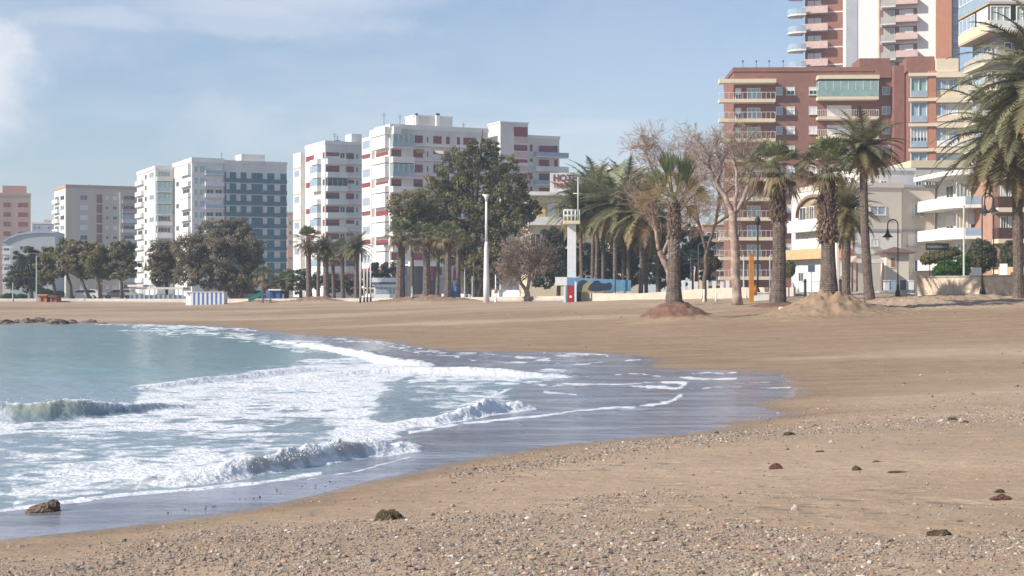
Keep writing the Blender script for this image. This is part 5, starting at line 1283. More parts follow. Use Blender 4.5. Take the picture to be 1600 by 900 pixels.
# --- leafy trees
def leafy(name, px, Y, trunks, blobs, label, seed, cols, n=16000, leaf=.22, group=None, tw=8, bark=BARK):
    """blobs: (px, py, rx, ry) in photo pixels; leaves fill the shells of many small clumps inside them"""
    r = np.random.default_rng(seed); k = Y/F; x0, y0, z0 = GP(px, Y)
    root = thing(name, (x0, y0, z0), label, 'tree', group)
    mb = MB(); area = sum(b[2]*b[3] for b in blobs); V = []; Cc = []
    for (bx, by, rx, ry) in blobs:
        c = np.array([(bx-800)*k, Y+r.uniform(-.35, .35)*rx*k, H+(HZ-by)*k])
        ncl = max(8, int(19*(rx*ry)**.5/9))
        for q in range(ncl):
            u = r.normal(0, 1, 3); u /= np.linalg.norm(u); rad_ = r.uniform(.3, 1.25)**.6
            cc = c+u*rad_*np.array([rx*k, rx*k*.8, ry*k])*.86
            cr_ = min(rx, ry)*k*r.uniform(.16, .36)
            m = max(30, int(n*.85*(rx*ry)/area/ncl))
            v = r.normal(0, 1, (m, 3)); v /= np.linalg.norm(v, axis=1)[:, None]
            p = cc+v*cr_*r.uniform(.45, 1.12, (m, 1))*np.array([1.15, 1.15, .8])
            tone = np.array(cols[r.integers(len(cols))])*r.uniform(.75, 1.3)
            nn = v+r.normal(0, .45, (m, 3))+np.array([0, 0, .25]); a = np.cross(nn, r.normal(0, 1, (m, 3))); a /= np.linalg.norm(a, axis=1)[:, None]; b_ = np.cross(a, nn); b_ /= np.linalg.norm(b_, axis=1)[:, None]
            s = leaf*r.uniform(.5, 1.3, (m, 1))
            V.append(np.stack([p-a*s, p-b_*s*.5, p+a*s, p+b_*s*.5], 1).reshape(-1, 3)); Cc.append(np.repeat(tone*r.uniform(.75, 1.3, (m, 1)), 4, 0))
        tx, ty = trunks[int(np.argmin([abs(t[-1][0]-bx)+.5*abs(t[-1][1]-by) for t in trunks]))][-1]
        a = np.array([(tx-800)*k, Y, H+(HZ-ty)*k]); mid_ = (a+c)/2+r.normal(0, .2, 3)
        mb.tube([a, mid_, c+(c-a)*.2], [tw*k*.28, tw*k*.18, tw*k*.06], bark, 6)
    for t in trunks:
        pp = [np.array([(a-800)*k, Y, H+(HZ-b_)*k]) for a, b_ in t]; pp[0][2] = gz(pp[0][0], Y)-.2
        mb.tube(pp, [tw*k/2*(1.25 if i == 0 else 1-.5*i/len(t)) for i in range(len(t))], bark, 8)
    mb.build('trunk', root)
    V = np.concatenate(V)-np.array([x0, y0, z0])
    me = pal_mesh('crown', V, np.arange(len(V)).reshape(-1, 4), np.concatenate(Cc), LEAF); link('crown', me, root); return root
GA = [(.21,.195,.09),(.26,.225,.09),(.16,.165,.08),(.28,.24,.105)]
GB = [(.29,.245,.165),(.24,.205,.13),(.31,.265,.175),(.20,.18,.12)]
GC = [(.09,.10,.06),(.11,.115,.065),(.075,.085,.055)]
leafy('eucalyptus_tree', 745, 185, [[(742,470),(744,430),(738,390),(742,350)],[(746,400),(770,360)],[(742,400),(700,370)]],
      [(752,228,28,14),(730,250,45,22),(775,262,40,26),(700,278,38,24),(745,290,55,32),(800,290,30,26),(812,318,26,26),(640,322,36,26),(680,320,48,34),(735,335,60,36),(790,345,44,34),(830,330,16,18),(650,350,40,26),(700,378,48,34),(755,385,52,38),(790,400,30,40),(630,345,24,20),(760,425,46,26)],
      'huge grey green tree rising in front of the large red shuttered block', 81, GA+[(.115,.105,.04)], 60000, .20, tw=16)
leafy('tamarisk_tree', 352, 188, [[(372,472),(366,440),(352,410)],[(373,470),(345,440),(320,420)],[(371,470),(385,430)]],
      [(330,365,32,22),(362,358,34,20),(302,395,34,28),(345,395,44,34),(385,390,26,32),(292,425,22,24),(330,432,40,22),(380,432,28,26),(400,410,12,26)],
      'broad grey brown tree in front of the white and blue hotel blocks', 82, GB+GA[:1], 42000, .17, tw=9)
leafy('tamarisk_tree', 258, 192, [[(262,470),(260,440),(256,420)]], [(258,395,24,22),(250,412,24,22),(266,425,22,24),(246,435,14,16)], 'smaller grey green tree just left of the broad one, before the white stepped block', 83, GB, 14000, .17, tw=6)
lt = [(188,195,[(190,472),(190,445),(186,425)],[(190,392,24,18),(178,410,22,20),(204,412,16,22),(190,430,18,10)],'rightmost tree of the far left row, close to the terrace'),
      (158,196,[(158,473),(154,445),(150,425)],[(150,392,20,16),(148,410,22,22),(165,425,14,12)],'second tree from the right in the far left row'),
      (132,197,[(143,473),(130,445),(124,425)],[(122,388,22,14),(118,408,22,22),(134,424,14,12)],'far left row tree with two leaning trunks, under the beige block'),
      (112,198,[(112,473),(110,445),(104,425)],[(104,384,16,12),(102,405,18,20),(98,424,14,10)],'far left row tree directly in front of the white side of the beige block'),
      (82,200,[(88,472),(84,445),(76,425)],[(78,402,16,18),(74,425,20,20)],'thin far left row tree with a yellowish crown beside the dark tree'),
      (48,203,[(50,472),(48,445),(46,430)],[(44,400,22,14),(40,420,28,24),(52,440,26,18),(22,436,16,20)],'dark green tree behind the orange playhouse at far left')]
for i, (px, Y, tr, bl, lb) in enumerate(lt): leafy('tamarisk_tree', px, Y, [tr], bl, lb, 90+i, GC+GA[:1] if i == 5 else GA+GB[:2], 12000, .17, tw=6)
leafy('pine_tree', 872, 178, [[(872,462),(874,430),(870,410)]], [(868,372,24,20),(860,400,28,26),(885,420,26,26),(850,432,20,20)], 'dark evergreen behind the small round bare tree', 97, GC, 16000, .2, tw=6)
leafy('pine_tree', 945, 196, [[(945,462),(945,430),(945,415)]], [(920,400,30,26),(955,392,34,28),(990,402,30,28),(930,430,34,20),(980,432,34,20)], 'dark evergreen mass behind the trunks of the middle palm row', 98, GC, 18000, .2, tw=8)
leafy('pine_tree', 1090, 190, [[(1088,462),(1088,430),(1090,410)]], [(1078,372,22,22),(1098,392,24,24),(1070,405,22,24),(1105,420,18,20),(1060,432,20,16)], 'dark blue green evergreen seen behind the bare trees', 99, [(.03,.045,.035),(.04,.055,.04)], 15000, .2, tw=6)
leafy('evergreen_tree', 1030, 186, [[(1030,462),(1030,430)]], [(1028,400,24,26),(1015,425,20,22),(1042,430,20,20)], 'dark evergreen directly behind the trunk of the palm on the dark mound', 100, GC, 9000, .2, tw=5)
leafy('evergreen_tree', 596, 215, [[(596,462),(596,445)]], [(596,420,22,14),(576,436,20,14),(612,440,20,12)], 'low dark tree in the gap behind the flagpoles', 101, GC+GA[:1], 8000, .2, tw=5)
leafy('evergreen_tree', 470, 215, [[(470,462),(470,445)]], [(432,445,24,14),(470,440,30,18),(520,442,34,16),(560,446,30,14)], 'low dark spreading tree behind the left palm group', 102, GC+GA[:1], 12000, .2, tw=5)
def bush(name, px, Y, blobs, label, seed, cols, n=6000, leaf=.12):
    r = np.random.default_rng(seed); k = Y/F; x0, y0, z0 = GP(px, Y); V = []; Cc = []
    for bx, by, rx, ry in blobs:
        c = np.array([(bx-800)*k, Y, H+(HZ-by)*k]); m = int(n*rx*ry/sum(b[2]*b[3] for b in blobs))
        v = r.normal(0, 1, (m, 3)); v /= np.linalg.norm(v, axis=1)[:, None]
        nz = .7+.5*fbm(v[:, 0]*3+seed, v[:, 2]*3+v[:, 1]*2, seed, 3)
        p = c+v*(nz*r.uniform(.7, 1.05, m))[:, None]*np.array([rx, rx*.8, ry])*k
        nn = v+r.normal(0, .45, (m, 3))+np.array([0, 0, .25]); a = np.cross(nn, r.normal(0, 1, (m, 3))); a /= np.linalg.norm(a, axis=1)[:, None]; b_ = np.cross(a, nn); b_ /= np.linalg.norm(b_, axis=1)[:, None]; s = leaf*r.uniform(.5, 1.3, (m, 1))
        V.append(np.stack([p-a*s, p-b_*s*.45, p+a*s, p+b_*s*.45], 1).reshape(-1, 3)); Cc.append(np.repeat(np.array(cols)[r.integers(0, len(cols), m)]*r.uniform(.7, 1.3, (m, 1)), 4, 0))
    V = np.concatenate(V)-np.array([x0, y0, z0]); o = link(name, pal_mesh(name, V, np.arange(len(V)).reshape(-1, 4), np.concatenate(Cc), LEAF)); o.location = (x0, y0, z0)
    return tag(o, label, 'bush')
bush('hedge', 1540, 128, [(1535,400,24,26),(1520,415,16,20)], 'dark rounded hedge behind the pair of arched lamps', 1, GC+GA[:2], 9000)
bush('hedge', 1580, 126, [(1578,400,18,24)], 'dark hedge left of the right edge date palm trunk', 2, GC+GA[:2], 6000)
bush('bush', 1490, 118, [(1482,420,20,14),(1505,416,12,18),(1468,424,12,10)], 'bright grass green bush behind the stone wall', 3, [(.10,.20,.04),(.08,.15,.035)], 7000)
bush('bush', 1460, 124, [(1465,402,28,10),(1480,394,22,10),(1450,406,14,8)], 'flat topped olive bush under the dark street sign', 4, GA, 6000)
bush('bush', 1230, 135, [(1233,420,10,14)], 'small round dark green bush left of the villa', 5, GA, 3000)
bush('bush', 1112, 140, [(1110,412,16,12)], 'reddish brown bush behind the white barriers', 6, [(.17,.11,.07),(.12,.09,.05)], 3000)
bush('bush', 72, 195, [(70,458,14,7),(92,460,10,6)], 'green bush beside the orange playhouse', 7, [(.07,.10,.04)], 3000)
bush('hedge', 24, 192, [(14,464,14,6),(34,464,10,5)], 'low green hedge at the far left behind the beach', 8, [(.07,.12,.04)], 2500)
# ------------------------------------------------------------------ promenade, walls, furniture
# paved promenade behind the beach
bp = [np.array(b) for b in BACK[1:-1]]
mb = MB()
for (p, q) in zip(bp[:-1], bp[1:]):
    e0 = np.array([p[0]*1.0, p[1]+22, p[2]]); e1 = np.array([q[0]*1.0, q[1]+22, q[2]])
    mb.hexa([(p[0], p[1]+3, p[2]-.3), (q[0], q[1]+3, q[2]-.3), (e1[0], e1[1], e1[2]-.3), (e0[0], e0[1], e0[2]-.3), (p[0], p[1]+3, p[2]+.14), (q[0], q[1]+3, q[2]+.14), (e1[0], e1[1], e1[2]+.14), (e0[0], e0[1], e0[2]+.14)], mat('promenade_paving', (.42,.40,.38), .85, .1, 1.5))
tag(mb.build('promenade'), kind='structure')
def wall_run(name, cols, top, label, m, thick=.35, cap=None, zoff=0, cat='wall', base=None, group=None):
    """cols: (px, Y), top: photo rows of the wall top"""
    x0, y0, z0 = GP(*cols[0]); root = thing(name, (x0, y0, z0), label, cat, group); mb = MB(); mc = MB()
    for i in range(len(cols)-1):
        (pa, Ya), (pb, Yb) = cols[i], cols[i+1]
        A = np.array(GP(pa, Ya)); B = np.array(GP(pb, Yb)); za, zb = H+(HZ-top[i])/F*Ya, H+(HZ-top[i+1])/F*Yb
        d = (B-A)[:2]; d /= np.linalg.norm(d); n_ = np.array([-d[1], d[0]])*thick
        q = [A[:2], B[:2], B[:2]+n_, A[:2]+n_]; lo = [A[2]-.3, B[2]-.3, B[2]-.3, A[2]-.3]; hi = [za, zb, zb, za]
        mb.hexa([(a[0], a[1], z) for a, z in zip(q, lo)]+[(a[0], a[1], z) for a, z in zip(q, hi)], m)
        if cap:
            n2 = n_/thick*.06; q = [A[:2]-n2, B[:2]-n2, B[:2]+n_+n2, A[:2]+n_+n2]
            mc.hexa([(a[0], a[1], z+.003) for a, z in zip(q, hi)]+[(a[0], a[1], z+.10) for a, z in zip(q, hi)], cap)
    mb.build('wall_face', root)
    if cap: mc.build('coping', root)
    return root
wall_run('stone_wall', [(1433,110),(1500,107),(1560,105.5),(1640,103),(1760,98)], [433.5,433,432,431,429], 'rough sand coloured stone wall behind the beach at the right', STONE, .5, mat('grey_coping', (.40,.38,.35), .85))
wall_run('low_wall', [(905,137),(1000,130.5),(1100,125),(1160,122),(1240,119)], [458,458.5,451,449,449], 'low beige wall behind the middle palms and white posts', WALLB, .3)
wall_run('low_wall', [(0,190),(120,188),(300,181),(440,174),(560,169),(700,160),(800,154),(905,148)], [466.5,466.5,467,466.5,466,465,463.5,462], 'long low pale wall along the back of the left beach', WALLB, .3)
wall_run('low_wall', [(1330,118),(1433,114)], [455,452.5], 'low grey kerb wall in front of the villa terrace', CONC, .3)
wall_run('garden_wall', [(1560,118),(1610,116)], [417,417], 'short ochre garden wall behind the stone wall by the right edge palm', mat('ochre_wall', (.60,.42,.25), .85), .3)
wall_run('garden_wall', [(1512,119),(1533,118.5)], [418,418], 'short white garden wall left of the arched lamps', WHITE, .3)
wall_run('garden_wall', [(1562,116.5),(1574,116.3)], [412,412], 'narrow white gatepost wall right of the arched lamps', WHITE, .3)
wall_run('white_fence', [(690,168),(722,166),(735,165)], [459,459,459.5], 'white panel barrier just right of the fan palms under the big tree', METW, .1, cat='fence')
wall_run('white_fence', [(768,162),(812,158)], [452.5,453.5], 'white panel barrier just right of the white lamp pole', METW, .1, cat='fence')
# white panels behind: individual standing boards
for i, px in enumerate([1068,1078,1088,1104,1116,1128,1137]):
    x, y, z = GP(px, 132); mb = MB(); w = 2.8*132/F; mb.box(x-w, x+w, y, y+.08, z, H+(HZ-438-(i % 3))/F*132, METW); mb.box(x-w*.1, x+w*.1, y-.1, y-.002, z, z+.6, METG)
    o = mb.build('display_board'); tag(o, 'white upright board in the row left of the tall bare tree', 'board', 'white boards left of the tall bare tree')
for i, (px, Y, pt, pb, wd) in enumerate([(1100,116,452,472,3.5),(1119,116,455,472,2.5),(1147,118,448,466,3),(1157,118,447,465,2.5),(1166,118,449,465,2)]):
    x, y, z = GP(px, Y); mb = MB(); w = wd*Y/F/2; mb.tube([(x, y, z-.2), (x, y, H+(HZ-pt)/F*Y)], w, METW, 8); mb.tube([(x, y, z-.05), (x, y, z+.25)], w*1.6, WALLB, 8)
    tag(mb.build('bollard'), 'short white post in the row between the dark mound and the orange pole', 'post', 'white posts left of the orange pole')
for i, (px, Y, pt, lb) in enumerate([(1258,100,437,'short black bollard left of the thickest fan palm'),(1313,100,437,'short black bollard right of the thickest fan palm')]):
    x, y, z = GP(px, Y); mb = MB(); mb.tube([(x, y, z-.3), (x, y, H+(HZ-pt)/F*Y)], .09, METD, 8); mb.tube([(x, y, H+(HZ-pt-3)/F*Y), (x, y, H+(HZ-pt)/F*Y+.06)], [.12,.05], METD, 8); tag(mb.build('bollard'), lb, 'bollard')
# orange pole
x, y, z = GP(1174, 112); k = 112/F
r_ = thing('beach_shower', (x, y, z), 'orange square post with a bulge near its foot beside the thick fan palm', 'post')
mb = MB(); mb.box(x-.16, x+.16, y-.16, y+.16, z-.2, H+(HZ-398)*k, ORANGE); mb.build('post', r_); mb = MB(); mb.tube([(x+.25, y, z+.5), (x+.27, y, z+1.0), (x+.2, y, z+1.35)], [.16,.2,.1], ORANGE, 8); mb.build('basin', r_)
mb = MB(); mb.box(x-.2, x+.2, y-.2, y+.2, H+(HZ-398)*k+.003, H+(HZ-396)*k, ORANGE); mb.build('cap', r_)
x, y, z = GP(1186, 114); mb = MB(); mb.box(x-.55, x+.9, y, y+.5, z-.1, z+.55, METW); mb.box(x-.6, x+.95, y-.05, y+.55, z+.553, z+.63, WHITE); tag(mb.build('bench'), 'low white block bench just right of the orange post', 'bench')
x, y, z = GP(1240, 96); mb = MB(); mb.box(x-.85, x+.75, y, y+.5, z-.05, z+.14, METW); mb.box(x-.8, x+.7, y+.03, y+.47, z+.143, z+.2, WHITE); tag(mb.build('concrete_block'), 'flat white slab lying on sand at the left foot of the pale mound', 'slab')
# white flared lamp mast
k = 150/F; x, y, z = GP(760, 150)
r_ = thing('lamp_mast', (x, y, z), 'tall white mast with a flared top and thicker lower shaft beside the big tree', 'lamp')
def zz(py, Y=150): return H+(HZ-py)/F*Y
mb = MB(); mb.tube([(x, y, z-.2), (x, y, z+2.0), (x, y, zz(385)), (x, y, zz(378))], [.31,.29,.20,.15], METW, 12); mb.build('lower_shaft', r_)
mb = MB(); mb.tube([(x, y, zz(378)+.002), (x, y, zz(315))], [.13,.11], METW, 10); mb.build('shaft', r_)
mb = MB(); mb.tube([(x, y, zz(315)+.002), (x, y, zz(309)), (x, y, zz(304))], [.11,.18,.36], METW, 12); mb.tube([(x-.12, y, zz(308)), (x-.35, y, zz(303.5))], [.05,.09], METW, 8); mb.build('lamp_head', r_)
# thin posts along the left beach
for px, Y, pt, m, lb, cat in [(738,158,432,METG,'thin grey post left of the white flared mast','post'),(726,160,420,METG,'taller thin pale post among the fan palms left of the white flared mast','post'),(774.5,150,430,METW,'short pale post with an orange band right of the white flared mast','post'),
        (644,158,448,METG,'thin short grey post beside the thick trunked fan palm','post'),(57,185,400,METG,'slim grey pole by the dark tree at far left','pole'),(20,185,442,METG,'slim grey pole at the far left hedge','pole'),(1079,150,398,METG,'slim pale lamp pole left of the bare trees','pole'),
        (1506,108,322,mat('pale_green_paint', (.55,.58,.45), .5),'tall thin pale green pole behind the stone wall','pole'),(1162,130,400,METG,'thin grey pole right of the tall bare tree','pole'),(738+2,170,410,METG,'slim grey pole almost touching the white flared mast group','pole')]:
    x, y, z = GP(px, Y); mb = MB(); zt = H+(HZ-pt)/F*Y
    mb.tube([(x, y, z-.2), (x, y, z+.35), (x, y, z+.351), (x, y, zt)], [.13,.13,.075,.055], m, 8); mb.tube([(x, y, zt-.03), (x, y, zt+.05)], .08, m, 8)
    if 'orange' in lb: mb.tube([(x, y, z+.9), (x, y, z+1.3)], .13, ORANGE, 8)
    tag(mb.build('pole'), lb, cat)
for i, px in enumerate((563,569,574,579)):
    x, y, z = GP(px, 160); zt = H+(HZ-(398, 404, 400, 406)[i])/F*160; mb = MB(); mb.tube([(x, y, z-.1), (x, y, z+.5)], .11, METD, 8); mb.tube([(x, y, z+.5), (x, y, zt)], [.085,.05], METW, 8); mb.tube([(x, y, zt), (x, y, zt+.12)], [.08,.03], METW, 8)
    tag(mb.build('flagpole'), 'slim white flagpole with dark foot in the cluster right of the left palms', 'flagpole', 'white flagpoles in a cluster')
# crook lamps
def crook(px, Y, pt, pb, reach, label, left=True):
    x, y, z = GP(px, Y); k = Y/F; zt = H+(HZ-pt)*k; s = -1 if left else 1; rr = reach*k/2
    r_ = thing('street_lamp', (x, y, z), label, 'street lamp')
    mb = MB(); mb.tube([(x, y, z-.1), (x, y, z+.35), (x, y, z+.55), (x, y, z+.9)], [.20,.18,.10,.07], METD, 10); mb.build('base', r_)
    mb = MB(); pts = [(x, y, z+.9), (x, y, zt-rr)]+[(x+s*rr*(1-cos(t)), y, zt-rr+rr*sin(t)) for t in np.linspace(.25, pi, 10)]; hx = x+s*2*rr; pts.append((hx, y, zt-rr-.35))
    mb.tube(pts, .042, METD, 8); mb.build('pole', r_)
    mb = MB(); zh = zt-rr-.35; mb.tube([(hx, y, zh+.02), (hx, y, zh-.25), (hx, y, zh-.42), (hx, y, zh-.55)], [.07,.12,.26,.42], METD, 12); mb.build('lamp_shade', r_)
    mb = MB(); mb.tube([(hx, y, zh-.551), (hx, y, zh-.66), (hx, y, zh-.78)], [.16,.15,.05], BLIND, 10); mb.build('bulb', r_); return r_
crook(1403, 110, 343, 448, 16, 'dark green crook lamp with a conical shade in front of the villa')
crook(1534.5, 106, 302, 430, 17, 'left lamp of the arched pair behind the stone wall, its crook bending right', left=False)
crook(1552.5, 109, 306, 430, 14, 'right lamp of the arched pair behind the stone wall, its crook bending left')
x, y, z = GP(1184, 118); r_ = thing('street_lamp', (x, y, z), 'plain black lamp post between the bare tree and the shaggy fan palm', 'street lamp')
mb = MB(); mb.tube([(x, y, z-.1), (x, y, z+.5), (x, y, z+.8)], [.26,.2,.08], METD, 10); mb.build('base', r_); mb = MB(); mb.tube([(x, y, z+.8), (x, y, H+(HZ-352)/F*118)], .07, METD, 8); mb.build('pole', r_)
mb = MB(); zt = H+(HZ-352)/F*118; mb.tube([(x, y, zt), (x, y, zt+.25), (x, y, zt+.55), (x, y, zt+.7)], [.1,.24,.18,.03], METD, 10); mb.build('lantern', r_)
for px, Y, pt, lb in ((1091,150,382,'pale modern lamp post with a short arm behind the palm on the dark mound'),(1203,140,400,'grey thin lamp pole seen left of the villa')):
    x, y, z = GP(px, Y); zt = H+(HZ-pt)/F*Y; r_ = thing('street_lamp', (x, y, z), lb, 'street lamp'); mb = MB(); mb.tube([(x, y, z), (x, y, zt), (x+.5, y, zt+.25)], .06, METG, 8); mb.build('pole', r_); mb = MB(); mb.box(x+.45, x+1.1, y-.12, y+.12, zt+.18, zt+.3, METG); mb.build('lamp_head', r_)
# street sign
x, y, z = GP(1447+17, 112); k = 112/F; x0, x1 = (1447-800)*k, (1483-800)*k; z0_, z1_ = H+(HZ-391)*k, H+(HZ-380)*k
r_ = thing('street_sign', (x0, y, z), 'dark rectangular street sign with pale lettering above the olive bush', 'sign')
mb = MB(); mb.box(x0, x1, y, y+.06, z0_, z1_, mat('sign_dark', (.05,.06,.06), .6, 0)); mb.build('sign_panel', r_)
mb = MB(); SL = mat('sign_letter_grey', (.35,.36,.36), .6, 0); xx = x0+.1; rr = random.Random(3)
while xx < x1-.15:
    w_ = rr.uniform(.03, .09); mb.box(xx, xx+w_, y-.012, y-.002, z0_+.19, z0_+.19+rr.choice((.1, .14, .14)), SL); xx += w_+.035
mb.build('lettering', r_)
mb = MB()
for xp in (x0+.3, x1-.3): mb.tube([(xp, y+.1, z-.3), (xp, y+.1, z1_)], .035, METD, 6)
mb.build('post', r_)
# square sign by villa
x, y, z = GP(1268, 105); k = 105/F; r_ = thing('sign', (x, y, z), 'small square dark blue sign on a thin post in front of the villa', 'sign'); mb = MB(); mb.box(x-.24, x+.24, y, y+.04, H+(HZ-425)*k, H+(HZ-414)*k, mat('sign_blue_grey', (.12,.17,.21), .5, 0)); mb.build('sign_panel', r_)
mb = MB(); mb.tube([(x, y+.07, z-.2), (x, y+.07, H+(HZ-415)*k)], .035, METG, 6); mb.build('post', r_)
x, y, z = GP(1266, 101); mb = MB(); mb.box(x-.13, x+.13, y, y+.25, z-.2, z+.75, METW); mb.box(x-.16, x+.16, y-.03, y+.28, z+.753, z+.83, WALLB); tag(mb.build('utility_box'), 'small white utility pillar under the dark blue sign', 'utility box')
# tiled gazebo by the villa
k = 128/F; xa, xb = (1385-800)*k, (1420-800)*k; y = 128; z = gz(xa, y); ze = H+(HZ-396)*k; zr = H+(HZ-385)*k
r_ = thing('pavilion', (xa, y, z), 'small pavilion with a brown pyramid roof beside the crook lamp', 'pavilion')
mb = MB(); mb.box(xa, xb, y, y+2, z, ze, VG); mb.build('wall', r_); xm = (xa+xb)/2
mb = MB(); q = [(xa-.45, y-.45, ze+.003), (xb+.45, y-.45, ze+.003), (xb+.45, y+2.45, ze+.003), (xa-.45, y+2.45, ze+.003)]; q2 = [(a, b_, ze+.12) for a, b_, _ in q]
mb.hexa(q+q2, TILE); mb.add(q2+[(xm, y+1, zr)], [(0,1,4),(1,2,4),(2,3,4),(3,0,4)], TILE); mb.build('roof', r_)
mb = MB(); mb.box(xa+.3, xa+.75, y-.05, y-.003, H+(HZ-419)*k, H+(HZ-400)*k, CREAM); mb.box(xa+.38, xa+.67, y-.07, y-.051, H+(HZ-417)*k, H+(HZ-403)*k, mat('door_ochre', (.33,.18,.08), .7)); mb.build('window', r_)
k = 126/F; y = 126; xa, xb = (1330-800)*k, (1381-800)*k; z = gz(xa, y); ze = H+(HZ-410)*k
r_ = thing('terrace_shelter', (xa, y, z), 'terrace shelter with a pale gabled canopy on brown posts in front of the villa', 'shelter')
mb = MB(); mb.add([(xa, y, ze), ((xa+xb)*.5-.9, y, ze), (xa+.45, y, ze+.55), (xa, y+3, ze), ((xa+xb)*.5-.9, y+3, ze), (xa+.45, y+3, ze+.55)], [(0,1,2),(5,4,3),(0,2,5,3),(2,1,4,5)], mat('canopy_pink_beige', (.62,.45,.36), .8)); mb.box((xa+xb)*.5-.88, xb, y, y+3, ze-.05, ze+.3, WSHADE); mb.build('canopy', r_)
for xp in (xa+.05, (xa+xb)*.5-.9, xb-.1): mb = MB(); mb.box(xp, xp+.12, y+.05, y+.17, z-.1, ze-.055, mat('post_brown', (.22,.11,.06), .8)); mb.build('post', r_)
for i, px in enumerate((1386,1396,1412,1424)):
    x, yy, z = GP(px, 119); mb = MB(); w = .19; m = (METW, GLASSB, METD, METW)[i]
    mb.box(x-w, x+w, yy, yy+.4, z-.1, H+(HZ-(441, 439, 438, 440)[i])/F*119, m); mb.box(x-w-.02, x+w+.02, yy-.02, yy+.42, H+(HZ-441)/F*119+.1, H+(HZ-441)/F*119+.16, m); tag(mb.build('terrace_box'), ('white waste bin at the left foot of the crook lamp', 'pale blue bin just left of the crook lamp base', 'black bin just right of the crook lamp base', 'white bin farther right of the crook lamp beside the stone wall')[i], 'bin')
# lifeguard tower
k = 138/F; x, y, z = GP(893.5, 138); rr = 6.5*k
r_ = thing('lifeguard_tower', (x, y, z), 'white lifeguard tower column with a railed platform and a tall thin mast', 'tower')
mb = MB(); mb.box(x-rr, x+rr, y, y+rr*2, z-.2, H+(HZ-350)*k, METW); mb.build('column', r_)
mb = MB(); mb.box(x-rr*2, x+rr*1.9, y-.5, y+rr*2+.5, H+(HZ-350)*k+.003, H+(HZ-345)*k, CREAM); mb.build('platform', r_)
mb = MB(); zt = H+(HZ-328)*k; z9 = H+(HZ-345)*k
for xp in np.linspace(x-rr*1.9, x+rr*1.8, 5):
    for yp in (y-.45, y+rr*2+.45): mb.tube([(xp, yp, z9), (xp, yp, zt)], .03, METW, 6)
for yp in (y-.45, y+rr*2+.45):
    for zq in (zt, (zt+z9)/2): mb.tube([(x-rr*1.9, yp, zq), (x+rr*1.8, yp, zq)], .03, METW, 6)
for xs_ in (x-rr*1.9, x+rr*1.8): mb.tube([(xs_, y-.45, zt), (xs_, y+rr*2+.45, zt)], .03, METW, 6)
mb.build('railing', r_)
mb = MB(); xm = (903.5-800)*k; mb.tube([(xm, y+.3, z9), (xm, y+.3, H+(HZ-276)*k)], .07, mat('pale_green_mast', (.50,.55,.46), .5), 8); mb.tube([(xm-.45, y+.3, H+(HZ-302)*k), (xm+.3, y+.3, H+(HZ-302)*k)], .04, METW, 6); mb.build('mast', r_)
# mural wall
k = 136/F; y = 136; xa, xb = (884-800)*k, (986-800)*k; z = gz(xa, y)
r_ = thing('mural_wall', (xa, y, z), 'low beach building wall painted with a blue sea mural under the lifeguard tower', 'mural wall')
x1 = (960-800)*k
zt0 = H+(HZ-433)*k; zt1 = H+(HZ-438)*k; zb0 = H+(HZ-472)*k
MUR = mat('mural_blue', (.15,.31,.48), .7, .2, .8)
mb = MB(); mb.hexa([(xa, y, z-.3), (xb, y, z-.3), (xb, y+3, z-.3), (xa, y+3, z-.3), (xa, y, zt0), (xb, y, zt1), (xb, y+3, zt1), (xa, y+3, zt0)], MUR); mb.build('wall', r_)
def blob(pts, m, t, name='painted_shape'):
    mb = MB(); vs = [((a-800)*k, y-t, H+(HZ-b_)*k) for a, b_ in pts]; n = len(vs); vs += [(a, y-.001, c) for a, b_, c in vs]
    mb.add(vs, [tuple(range(n))[::-1]]+[(i, (i+1) % n, n+(i+1) % n, n+i) for i in range(n)], m); mb.build(name, r_)
NAVY = mat('mural_navy', (.035,.05,.085), .7, .1); OCH = mat('mural_ochre', (.36,.31,.18), .7, .15, 2)
blob([(901,474),(901,448),(904,440),(911,437),(918,439),(922,445),(914,452),(910,462),(908,474)], NAVY, .012)
blob([(908,473),(908,458),(911,446),(918,440),(925,439),(929,443),(922,447),(919,453),(930,456),(946,454),(954,452),(944,456),(934,464),(926,473)], OCH, .026)
blob([(918,452),(922,445),(928,439),(935,438),(939,442),(946,443),(953,441),(956,446),(953,452),(944,454),(934,455),(924,455)], NAVY, .04)
blob([(921,472),(932,463),(945,457),(958,455),(959,466),(948,469),(935,473)], mat('mural_rock', (.17,.14,.12), .8, .3, 3), .052)
blob([(958,472),(958,456),(986,455),(986,472)], WALLB, .066, 'painted_base')
x = (965-800)*k; mb = MB(); mb.tube([(x-.25, y-.5, gz(x, y-.5)-.1), (x-.25, y-.5, H+(HZ-425)*k)], .05, METD, 6); mb.tube([(x-.25, y-.5, H+(HZ-425)*k), (x-.25, y-.5, H+(HZ-423)*k)], .08, METD, 6); tag(mb.build('pole'), 'thin black pole in front of the blue mural wall', 'pole')
